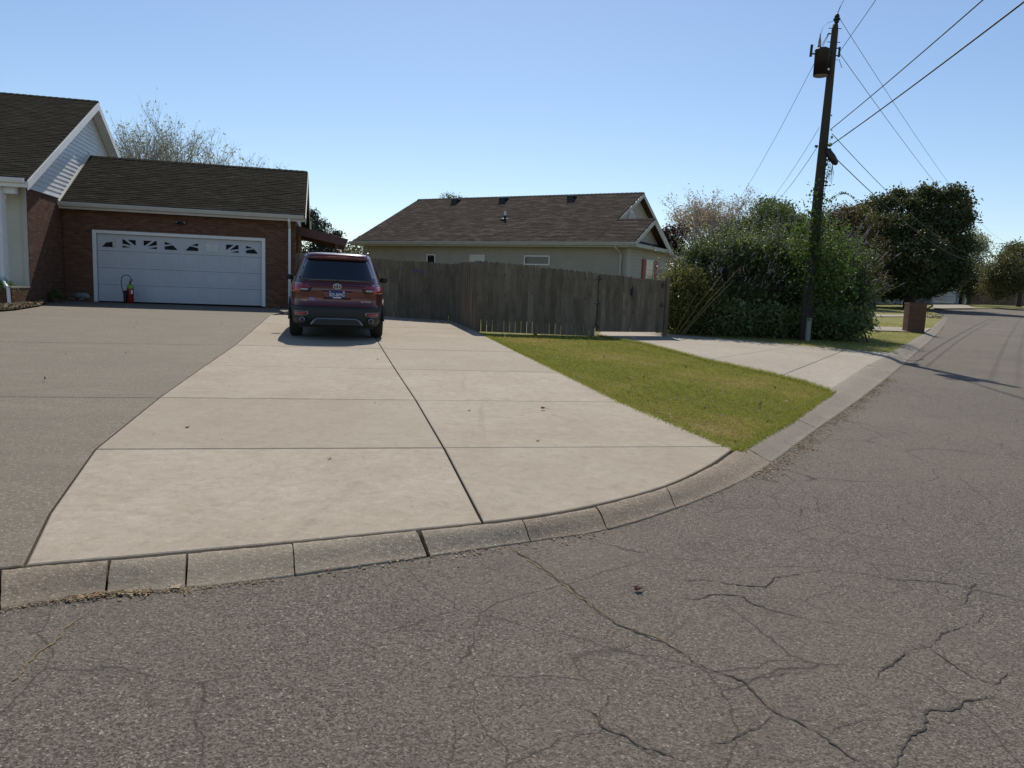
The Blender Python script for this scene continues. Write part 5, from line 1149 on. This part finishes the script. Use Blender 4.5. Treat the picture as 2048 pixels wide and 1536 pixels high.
# insulator on top
ins = MB().lathe([(.03, 0), (.06, .03), (.06, .07), (.09, .09), (.09, .13), (.05, .15), (.07, .18), (.04, .24), (.02, .26)], 14, Matrix.Translation((TOPX+.02, 0, 8.42)))
ins.tube([(TOPX+.02, 0, 8.66), (TOPX+.07, -.05, 8.85)], .012, 6).build('insulator', M['black'], pole)
for z, sx_ in ((8.3, -1), (7.95, 1)): MB().tube([pt(z)+Vector((-.17*sx_, 0, 0)), pt(z)+Vector((.17*sx_, 0, 0))], .01, 6).build('bolt', M['black'], pole)
# bracket, spool
MB().box(.2, .3, -.02, .02, 7.79, 7.81).box(.2, .3, -.02, .02, 7.60, 7.62).tube([(.29, 0, 7.58), (.29, 0, 7.83)], .03, 8).build('spool_bracket', M['black'], pole)
MB().tube([(.02, 0, 8.16), (-.04, 0, 8.16), (-.06, 0, 8.12)], .02, 6).build('cable_clamp', M['black'], pole)
MB().tube([pt(5.25)+Vector((-.15, 0, 0)), pt(5.25)+Vector((-.22, 0, 0))], .035, 8).build('cable_clamp', M['black'], pole)
tr = empty('transformer', (plx-.19, ply-.1, plz+7.05), 0, "black cylindrical transformer can hung near the top of the utility pole", "transformer")
M['can'] = base_mat('painted_can', (.016, .015, .018), .45); M['canbase'] = mottled('rusty_base', (.25, .2, .17), (.32, .27, .24), 8, .8)
MB().lathe([(.19, .02), (.195, .0), (.195, .62), (.205, .63), (.205, .66), (.1, .72), (.05, .73)], 24).build('tank', M['can'], tr, smooth=True)
MB().lathe([(.18, -.01), (.185, .018)], 24).build('tank_base', M['canbase'], tr)
MB().lathe([(.03, .68), (.05, .74), (.035, .8), (.04, .86), (.02, .98), (.01, 1.08)], 10, Matrix.Translation((-.1, 0, 0))).build('bushing', M['canbase'], tr)
MB().tube([(-.2, 0, .55), (-.3, 0, .56)], .02, 6).tube([(-.31, 0, .48), (-.3, 0, .78)], .035, 8).build('lightning_arrester', M['can'], tr)
MB().lathe([(.02, 0), (.03, .01), (.02, .02)], 10, Matrix.Translation((.12, -.19, .12)) @ Matrix.Rotation(math.pi/2, 4, 'X')).build('gauge', M['white'], tr)
MB().box(.14, .22, -.03, .03, .12, .18).box(.14, .22, -.03, .03, .5, .56).build('hanger', M['can'], tr)
cl = empty('cable_closure', (plx+.12, ply-.12, plz+4.95), 0, "dark splice enclosure hanging beside the pole under the phone line", "cable box")
Mc = Matrix.Rotation(math.radians(-38), 4, 'Y')
MB().lathe([(.03, -.26), (.085, -.2), (.1, 0), (.08, .2), (.03, .26)], 14, Matrix.Translation((.16, 0, .02)) @ Mc).build('case', M['can'], cl, smooth=True)
for k in range(3): MB().tube([(.12+.04*k, 0, -.15), (.1+.05*k, 0, -.4), (.14+.04*k, 0, -.6-.05*k), (.18+.04*k, 0, -.42), (.2, 0, -.18)], .006, 5).build('cable_loop', M['wire'], cl)
def wire(p, q, sag, rad, lab, n=40, grp='overhead lines at the utility pole'):
    p, q = Vector(p), Vector(q); pts = []
    for i in range(n+1):
        t = i/n; v = p.lerp(q, t); v.z -= 4*sag*t*(1-t); pts.append(v-p)
    o = MB().tube(pts, rad, 5).build('overhead_line', M['wire'], None, p, fix=False); tag(o, lab, 'overhead line', grp); return o
# spans to the pole further down the street and the one behind the camera
P_ = lambda z, dx=.0: (plx+TOPX*z/8.65+dx, ply, plz+z)
wire(P_(5.25, .15), (2.0, -15, 6.0), .35, .014, "thick lower cable from the pole towards the upper right corner")
wire(P_(5.7, .15), (1.7, -15, 6.4), .35, .011, "second thick cable from the pole passing above the lower one")
wire(P_(7.71, .18), (.3, -15, 8.35), .4, .007, "thin wire from the spool bracket beside the transformer going up")
wire((plx+.2, ply-.05, plz+8.85), (-.3, -15, 9.9), .4, .006, "thinnest wire from the insulator at the very top of the pole")
wire((plx+.17, ply, plz+8.62), (60, 94, 9.7), 1.0, .007, "uppermost thin wire running down the street from the pole top")
wire(P_(7.68, .18), (60, 94, 8.6), .9, .008, "thin wire running down the street from the spool bracket")
wire(P_(5.6, .2), (33, 56, 5.5), .45, .010, "upper phone cable sagging towards the largest tree")
wire(P_(5.1, .2), (33, 56, 5.0), .45, .013, "lower phone cable with splice box sagging towards the largest tree")
wire(P_(8.12, -.16), (13.2, 50, 6.3), .5, .007, "long thin wire from behind the transformer down to the left")
wire(P_(5.75, -.15), (12.0, 38, 5.8), .15, .006, "upper of two thin drop wires left of the pole")
wire(P_(5.25, -.15), (12.55, 38, 6.2), .15, .008, "lower of two drop wires left of the pole")
wire((60, 90, 8.4), (110, 118, 9.2), .3, .02, "upper distant wire above the far fence")
wire((60, 90, 7.4), (110, 118, 7.8), .3, .02, "lower distant wire above the far fence")
# loose jumper wires
MB().tube([(TOPX-.02, 0, 8.5), (-.1, -.03, 8.42), (-.22, -.06, 8.3), (-.28, -.1, 8.12)], .005, 5).tube([(-.06, 0, 8.12), (-.22, -.08, 7.85)], .012, 5).tube([(.15, 0, 7.5), (.3, -.02, 7.5), (.4, 0, 7.3)], .008, 5).build('jumper_wire', M['wire'], pole, fix=False)
# vine climbing the pole
vn = empty('climbing_vine', (plx, ply, plz), 0, "leafy green vine climbing the utility pole", "vine")
r = random.Random(9); R = np.random.RandomState(9); P = []; vm = MB()
for k in range(5):
    a0 = r.uniform(-2.4, .2); pts = []
    top = r.choice((3.6, 4.1, 4.6, 5.6))
    for i in range(24):
        z = top*i/23; a = a0+.5*math.sin(z*1.7+k); c = pt(z); pts.append((c.x+.175*math.cos(a), .175*math.sin(a), z))
    vm.tube(pts, .008, 4, False)
def cluster(c, n, s): 
    for _ in range(n): P.append((c[0]+r.gauss(0, s[0]), c[1]+r.gauss(0, s[1]), c[2]+r.gauss(0, s[2])))
cluster((.05, -.15, 3.5), 260, (.2, .12, .35)); cluster((.0, -.15, 2.6), 700, (.38, .15, .35)); cluster((.5, -.3, 2.3), 500, (.35, .15, .4)); cluster((-.45, -.2, 3.0), 120, (.15, .1, .3)); cluster((.1, -.15, 1.6), 500, (.3, .1, .5))
cluster((.2, -.1, 4.6), 60, (.04, .05, .45)); cluster((-.1, -.2, 4.0), 16, (.1, .05, .06)); cluster((.75, -.3, 1.6), 500, (.3, .2, .6))
for i in range(22):
    t = i/21; P.append((.25+1.05*t, -.1, 3.75+.42*math.sin(t*3.1)-.25*t)); P.append((.25+1.05*t+.03, -.1, 3.72+.42*math.sin(t*3.1)-.25*t))
vm.tube([(.2+1.1*t/11, -.1, 3.72+.42*math.sin(t/11*3.1)-.25*t/11) for t in range(12)], .005, 4, False)
for i in range(14): P.append((.22+.03*r.gauss(0, 1), -.1, 5.0-.06*i))
V = leafquads(np.array(P), .085*R.uniform(.6, 1.3, len(P)), .75, R, 0)
vm.build('stem', M['bark'], vn, fix=False); link('leaves', npmesh('leaves', V, np.arange(len(V)).reshape(-1, 4), R.rand(len(P))), M['lf_vine'], vn)["kind"] = "stuff"

# ------------------------------------------------------------------ far end of the street
def d2(a, b): return Vector((b[0]-a[0], b[1]-a[1], 0))
fa, fb = PTS['farfence_a'], PTS['farfence_b']; fd = d2(fa, fb); fang = math.atan2(fd.y, fd.x)
M['fence_far'] = woodmat('brown_cedar', (.2, .13, .09), (.28, .185, .13), (.15, .095, .07))
ff = empty('street_fence', (*fa, H(*fa)), fang, "brown board fence across the far end of the street", "fence")
n = 150; L_ = fd.length; st_ = .19; pm = []
for k in range(int(min(L_, 60)/st_)): pm.append(Matrix.Translation(((k+.5)*st_, 0, 0.0)) @ Matrix.Diagonal((st_-.012, .03, 2.55+rng.uniform(-.05, .05), 1)) @ Matrix.Translation((0, 0, .48)))
pieces('board', BV, BF, pm, ff, M['fence_far'], 120)
for z in (.5, 2.1): MB().box(0, min(L_, 60), .03, .09, z, z+.1).build('rail', M['fence_far'], ff)
a, b = PTS['fh_l'], PTS['fh_r']; hd = d2(a, b); hang = math.atan2(hd.y, hd.x); HL = hd.length
fhs = empty('street_house', (*a, H(*a)), hang, "grey bungalow with white porch columns and white garage door under the largest tree", "house")
def along(k): q = PTS[k]; return (Vector((q[0]-a[0], q[1]-a[1], 0))).dot(hd.normalized())
M['siding_grey'] = mottled('grey_siding', (.3, .31, .33), (.36, .37, .39), 2, .6)
g0, g1_ = along('gd_l'), along('gd_r')
MB().box(0, g0-.6, 1.6, 1.9, -.2, 3.7).box(g0-.6, HL, .0, .3, 2.9, 3.7).box(g0-.6, g0, 0, .3, -.2, 2.9).box(g1_, HL, 0, .3, -.2, 2.9).box(g0-.6, g0-.4, .3, 1.9, -.2, 3.7).build('wall', M['siding_grey'], fhs)
MB().box(HL-.35, HL-.0, -.05, 0, -.1, 3.9).build('corner_board', M['white'], fhs)
gdf = empty('garage_door'); gdf.parent = fhs
for k in range(4): MB().box(g0+.05, g1_-.05, .08, .14, .02+k*.71, .70+k*.71).build('door_section', M['door_white'], gdf, bevel=.01)
for k in ('col1', 'col2', 'col3'):
    x = along(k); MB().box(x-.13, x+.13, -.1, .12, -.1, 2.9).box(x-.2, x+.2, -.16, .18, 2.7, 2.9).build('porch_column', M['white'], fhs)
for x0 in (along('col1')-9, along('col1')+.9, along('col2')+1.0, along('col2')+5):
    window(fhs, x0, x0+1.6, .9, 2.6, 1.59, (2, 2))
MB().box(0, g0-.6, -.2, 1.6, -.2, .25).build('porch_floor', M['concrete2'], fhs)
MB().box(0, g0-.6, -.3, 1.7, 2.9, 3.1).build('porch_beam', M['white'], fhs)
MB().prismx([(-.8, 3.1), (9, 3.1), (4, 5.3)], -1, HL+.5).build('roof', M['shingle_dark'], fhs)
# flower bed with small plants by the far kerb
gx, gy = PTS['gravelend']
gpl = empty('low_plant', (gx, gy, H(gx, gy)), 0, "clump of low dry plants at the end of the street kerb", "plant")
crown('leaves', gpl, [(gx+dx, gy, H(gx, gy)+.12, .35, .3, .16) for dx in (-.7, 0, .5)], 60, 8, .08, .09, .4, 41, M['lf_brown'], (gx, gy, H(gx, gy)))["kind"] = "stuff"
# distant tree belt closing the view
M['belt'] = leafmat('distant_foliage', [(.05, .06, .03), (.08, .09, .04), (.11, .115, .06)], .2)
rb = random.Random(3)
bl = [(x+rb.uniform(-3, 3), 170+rb.uniform(-6, 6)+.2*abs(x-60), H(x, 170)+2.0+rb.uniform(-.5, 1.2), 6.5, 4, 3.2+rb.uniform(0, 1.6)) for x in range(-150, 190, 7)]
V, tone = leaves(bl, 5200, 10, .9, .7, .7, 55, shell=.5)
tag(link('tree_belt', npmesh('tree_belt', V, np.arange(len(V)).reshape(-1, 4), tone), M['belt']), "distant belt of trees closing the view behind the houses", "trees", kind="stuff")

# ------------------------------------------------------------------ dark red suv
CA = math.radians(13.3)
cx_, cy_ = -3.715, 15.72
car = empty('parked_car', (cx_, cy_, 0), CA, "dark red suv parked on the concrete driveway, seen from behind", "car")
# tilt onto the sloping driveway
zc = H(cx_, cy_); sl_f = (H(cx_-math.sin(CA)*2, cy_+math.cos(CA)*2)-zc)/2; sl_s = (H(cx_+math.cos(CA), cy_+math.sin(CA))-zc)
car.location.z = zc+.003; car.rotation_euler = (math.atan(sl_f), -math.atan(sl_s), CA)
# local: y forward, rear axle at y=0, z up; levels of the body shell
LV = [ # z, rear y, front y, half width, exponent
 (.26, -.80, 3.62, .86, 7), (.34, -.92, 3.75, .90, 7), (.50, -.965, 3.84, .93, 6.5), (.62, -.965, 3.88, .945, 6.5), (.66, -.93, 3.88, .95, 6.5), (.72, -.895, 3.88, .952, 6.5),
 (.86, -.89, 3.86, .955, 6.5), (.98, -.90, 3.80, .95, 6.5), (1.04, -.895, 3.7, .935, 6), (1.10, -.86, 3.5, .905, 6), (1.17, -.82, 3.1, .875, 6), (1.24, -.77, 2.6, .85, 5.5), (1.36, -.69, 2.25, .80, 5.5),
 (1.50, -.60, 1.9, .745, 5.5), (1.58, -.55, 1.68, .71, 5.5), (1.625, -.56, 1.5, .69, 5), (1.665, -.55, 1.3, .66, 5), (1.70, -.42, 1.0, .60, 4.5), (1.715, -.2, .7, .45, 4)]
def lev(z):
    for i in range(len(LV)-1):
        if LV[i][0] <= z <= LV[i+1][0]:
            t = (z-LV[i][0])/(LV[i+1][0]-LV[i][0]); return [LV[i][j]*(1-t)+LV[i+1][j]*t for j in range(5)]
    return list(LV[-1] if z > 1 else LV[0])
def crownr(z): return .10 if z < .66 else (.12 if z < 1.1 else .09)
def rear_y(x, z, off=0):
    _, yr, yf, hw_, n = lev(z); yc = (yr+yf)/2; L = (yf-yr)/2; u = min(.9999, abs(x)/(hw_+off*.3)); return yc-L*(1-u**n)**(1/n)+crownr(z)*u*u-off
def ring(z, n=56):
    _, yr, yf, hw_, e = lev(z); yc = (yr+yf)/2; L = (yf-yr)/2; out = []
    for k in range(n):
        a = 2*math.pi*k/n+1e-4; c, s = math.cos(a), math.sin(a); x = hw_*math.copysign(abs(c)**(2/e), c); y = yc+L*math.copysign(abs(s)**(2/e), s); u = abs(x)/hw_
        y += crownr(z)*u*u*(1 if y < yc else -1.6); out.append((x, y, z))
    return out
zs_ = sorted(set([l[0] for l in LV]+[.42, .56, .8, .92, 1.3, 1.43, 1.54]))
M['paint'] = base_mat('red_metallic', (.085, .004, .006), .3, .15, .5, .8)
M['clad'] = mottled('black_cladding', (.018, .02, .02), (.025, .027, .027), 20, .55)
M['carglass'] = base_mat('tinted_glass', (.006, .009, .014), .04, 0, .9)
M['tail'] = base_mat('tail_lamp_red', (.35, .006, .008), .12, 0, .6, .8); M['tailclear'] = base_mat('clear_lamp', (.4, .4, .36), .15, .2, .6)
M['chrome'] = base_mat('chrome', (.6, .6, .6), .15, 1); M['silver'] = base_mat('silver_trim', (.3, .31, .31), .35, .6)
M['tyre'] = mottled('tyre_rubber', (.015, .015, .015), (.022, .022, .022), 20, .85); M['badge'] = base_mat('badge_silver', (.55, .55, .56), .3, .5)
def shell(zl, name, mat, cap_top=False, cap_bot=False):
    rings = [ring(z) for z in zl]; n = len(rings[0]); vs = [p for r_ in rings for p in r_]
    fs = [(i*n+k, i*n+(k+1) % n, (i+1)*n+(k+1) % n, (i+1)*n+k) for i in range(len(rings)-1) for k in range(n)]
    if cap_bot: fs.append(tuple(range(n))[::-1])
    if cap_top: fs.append(tuple(range((len(rings)-1)*n, len(rings)*n)))
    return MB().add(vs, fs).build(name, mat, car, smooth=True)
shell([z for z in zs_ if z >= .655], 'body', M['paint'], cap_top=True)
shell([z for z in zs_ if z <= .655]+[.6549], 'bumper', M['clad'], cap_bot=True)
def rpatch(name, outline, off, mat, parent=None, nz=8, nx=24, th=.0, side=1):
    """patch on the rear surface: outline = list of (z, x0, x1) rows from bottom to top"""
    vs = []; rows = []
    for i in range(nz+1):
        z = outline[0][0]+(outline[-1][0]-outline[0][0])*i/nz
        for j in range(len(outline)-1):
            if outline[j][0] <= z <= outline[j+1][0]+1e-9:
                t = (z-outline[j][0])/((outline[j+1][0]-outline[j][0]) or 1); xa = outline[j][1]*(1-t)+outline[j+1][1]*t; xb = outline[j][2]*(1-t)+outline[j+1][2]*t
        row = []
        for k in range(nx+1):
            x = xa+(xb-xa)*k/nx; row.append((x*side, rear_y(x, z, off), z))
        rows.append(row)
    m_ = nx+1; vs = [p for r_ in rows for p in r_]; fs = [(i*m_+k, i*m_+k+1, (i+1)*m_+k+1, (i+1)*m_+k) for i in range(nz) for k in range(nx)]
    bv = [(p[0]*.995, p[1]+off+.012, p[2]) for p in vs]; q = len(vs)
    edge = [(i*m_, (i+1)*m_) for i in range(nz)]+[((i+1)*m_-1, (i+2)*m_-1) for i in range(nz)]+[(k, k+1) for k in range(nx)]+[(nz*m_+k, nz*m_+k+1) for k in range(nx)]
    fs += [(a, b, b+q, a+q) for a, b in edge]
    return MB().add(vs+bv, fs).build(name, mat, parent or car, smooth=True)
rpatch('rear_window', [(1.15, -.70, .70), (1.20, -.735, .735), (1.5, -.62, .62), (1.575, -.575, .575)], .006, M['carglass'])
rpatch('spoiler', [(1.585, -.60, .60), (1.60, -.62, .62), (1.64, -.61, .61), (1.66, -.58, .58)], .05, M['paint'], nz=5)
rpatch('garnish', [(1.03, -.55, .55), (1.09, -.6, .6)], .012, M['paint'], nz=3)
rpatch('plate_recess', [(.80, -.26, .26), (.97, -.3, .3)], .003, M['paint'], nz=3)
plt = rpatch('licence_plate', [(.815, -.155, .155), (.965, -.155, .155)], .012, base_mat('plate_blue', (.03, .045, .16), .5), nz=3)
def text(s, size, x, y, z, mat, parent, name, ext=.001):
    c = bpy.data.curves.new(name, 'FONT'); c.body = s; c.size = size; c.align_x = 'CENTER'; c.align_y = 'CENTER'; c.extrude = ext
    c.materials.append(mat); t_ = bpy.data.objects.new('t', c); COL.objects.link(t_); me = bpy.data.meshes.new_from_object(t_.evaluated_get(bpy.context.evaluated_depsgraph_get())); bpy.data.objects.remove(t_); o = link(name, me); o.parent = parent; o.location = (x, y, z); o.rotation_euler = (math.pi/2, 0, 0); return o
M['print'] = base_mat('white_print', (.75, .75, .78), .6)
yb_ = rear_y(0, .89, .012)-.003
text('B25-80MG', .078, 0, yb_, .888, M['print'], plt, 'plate_number').scale = (.85, 1.15, 1)
MB().box(-.15, .15, yb_+.0, yb_+.001, .945, .958).box(-.08, .08, yb_, yb_+.001, .826, .843).build('plate_band', M['print'], plt)
MB().box(.11, .15, yb_-.002, yb_-.001, .935, .962).build('plate_sticker', M['tailclear'], plt)
text('PLATINUM', .04, .56, rear_y(.56, .76, .006)-.004, .765, M['badge'], car, 'badge_text').rotation_euler = (math.pi/2, 0, .1)
text('HYBRID', .035, -.62, rear_y(.62, .765, .006)-.004, .765, M['badge'], car, 'badge_text').rotation_euler = (math.pi/2, 0, -.1)
MB().box(-.54, -.42, rear_y(.48, .79, .006)-.01, rear_y(.48, .79, .006), .76, .825).build('sticker', mottled('flag_sticker', (.3, .16, .2), (.2, .2, .45), 14, .5), car)
# badge of three ovals
def oval(rx, rz, cz, t=.007, n=28):
    pts = [(rx*math.cos(2*math.pi*k/n), 0, cz+rz*math.sin(2*math.pi*k/n)) for k in range(n+1)]; return pts
yl = rear_y(0, 1.06, .014)-.012; em = MB(); em.tube(oval(.075, .05, 0), .008, 6, False).tube(oval(.028, .048, 0), .006, 6, False).tube(oval(.05, .02, .028), .006, 6, False)
em.build('emblem', M['badge'], car, (0, yl, 1.055), smooth=True)
for s in (-1, 1):
    tl = rpatch('tail_light', [(.93, .70, .905), (.965, .60, .925), (1.03, .50, .925), (1.075, .62, .91), (1.09, .75, .895)], .014, M['tail'], side=s, nx=16)
    rpatch('reversing_lamp', [(.965, .565, .70), (1.0, .55, .69)], .02, M['tailclear'], tl, nz=2, nx=8, side=s)
    rpatch('lamp_surround', [(.935, .53, .71), (1.02, .48, .70)], .017, M['clad'], tl, nz=2, nx=8, side=s)
    rpatch('trim_strip', [(1.082, .66, .9), (1.096, .70, .89)], .02, M['chrome'], tl, nz=1, nx=10, side=s)
    rf = rpatch('reflector', [(.49, .60, .80), (.535, .585, .83)], .012, M['tail'], side=s, nz=2, nx=8)
    for (z0_, z1_, a0, a1, b0, b1) in ((.545, .556, .55, .84, .54, .85), (.468, .48, .585, .815, .58, .82)): rpatch('chrome_frame', [(z0_, a0, a1), (z1_, b0, b1)], .016, M['silver'], rf, nz=1, nx=8, side=s)
    rpatch('chrome_frame', [(.48, .56, .585), (.545, .54, .565)], .016, M['silver'], rf, nz=1, nx=2, side=s)
    MB().lathe([(.052, 0), (.055, .02), (.055, .1), (.04, .1), (.04, .03)], 18, Matrix.Translation((s*.66, -.955, .39)) @ Matrix.Rotation(-math.pi/2, 4, 'X')).build('exhaust_tip', M['silver'], car, smooth=True)
    MB().lathe([(.04, 0), (.039, .001)], 18, Matrix.Translation((s*.66, -.957, .39)) @ Matrix.Rotation(-math.pi/2, 4, 'X')).build('exhaust_bore', M['clad'], car)
    # mirror
    mr = MB(); mr.tube([(s*.86, 1.45, 1.13), (s*.98, 1.42, 1.16)], .025, 8)
    mr.build('mirror_arm', M['clad'], car)
    MB().box(s*1.03-.085, s*1.03+.085, 1.38, 1.48, 1.12, 1.235).build('wing_mirror', M['clad'], car, bevel=.022, smooth=True)
    # side windows and sills
    for (ya, yb2, nm) in ((-.15, .62, 'side_window'), (.70, 1.35, 'side_window')):
        vs = []
        for z in (1.2, 1.33, 1.46, 1.55):
            for y in (ya+(.15 if z > 1.4 and ya < 0 else 0), yb2-(.1 if z > 1.4 and yb2 > 1 else 0)):
                _, yr, yf, hw_, e = lev(z); yc = (yr+yf)/2; L = (yf-yr)/2; u = min(.999, abs(y-yc)/L); vs.append((s*(hw_*(1-u**e)**(1/e)+.006), y, z))
        MB().add(vs, [(0,1,3,2),(2,3,5,4),(4,5,7,6)]).build(nm, M['carglass'], car, fix=False)
    MB().tube([(s*.60, -.3, 1.70), (s*.61, -.2, 1.735), (s*.62, 1.0, 1.735), (s*.61, 1.15, 1.69)], .016, 8).build('roof_rail', M['silver'], car, smooth=True)
    for y in (0, 2.85):
        wh = empty('wheel'); wh.parent = car; wh.location = (s*.815, y, .365)
        RX = Matrix.Rotation(math.pi/2*s, 4, 'Y')
        MB().lathe([(.24, -.115), (.33, -.12), (.358, -.10), (.366, -.05), (.366, .05), (.358, .10), (.33, .12), (.24, .115)], 36, RX).build('tyre', M['tyre'], wh, smooth=True)
        MB().lathe([(.235, -.10), (.24, .1), (.2, .09), (.06, .05), (.03, .06)], 24, RX).build('rim', M['silver'], wh, smooth=True)
    for y in (0, 2.85):
        arc = [(s*.925, y+.43*math.cos(a), .365+.43*math.sin(a)) for a in np.linspace(.0, math.pi, 14)]; MB().tube(arc, .03, 6).build('wheel_arch', M['clad'], car, smooth=True)
MB().prism([(-.52, .30), (.52, .30), (.44, .40), (.37, .435), (-.37, .435), (-.44, .40)], -.985, -.93).build('skid_plate', M['silver'], car, bevel=.015, smooth=True)
MB().prism([(-.36, .415), (-.42, .38), (-.49, .30), (.49, .30), (.42, .38), (.36, .415)], -.995, -.986).build('skid_insert', M['clad'], car)
MB().prismx([(.25, 1.70), (.42, 1.70), (.33, 1.745), (.24, 1.80), (.22, 1.79)], -.018, .018).build('roof_antenna', M['paint'], car, bevel=.005)
MB().tube([(0, rear_y(0, 1.2, .01)-.02, 1.17), (.02, rear_y(0, 1.25, .01)-.02, 1.19), (.38, rear_y(.3, 1.3, .01)-.02, 1.215)], .009, 6).build('rear_wiper', M['clad'], car)
MB().box(-.75, .75, -.4, 3.3, .2, .4).build('underbody', M['clad'], car)
MB().box(-.2, .2, rear_y(0, 1.65, .05)-.004, rear_y(0, 1.65, .05)+.01, 1.628, 1.642).build('brake_lamp', M['tail'], car)
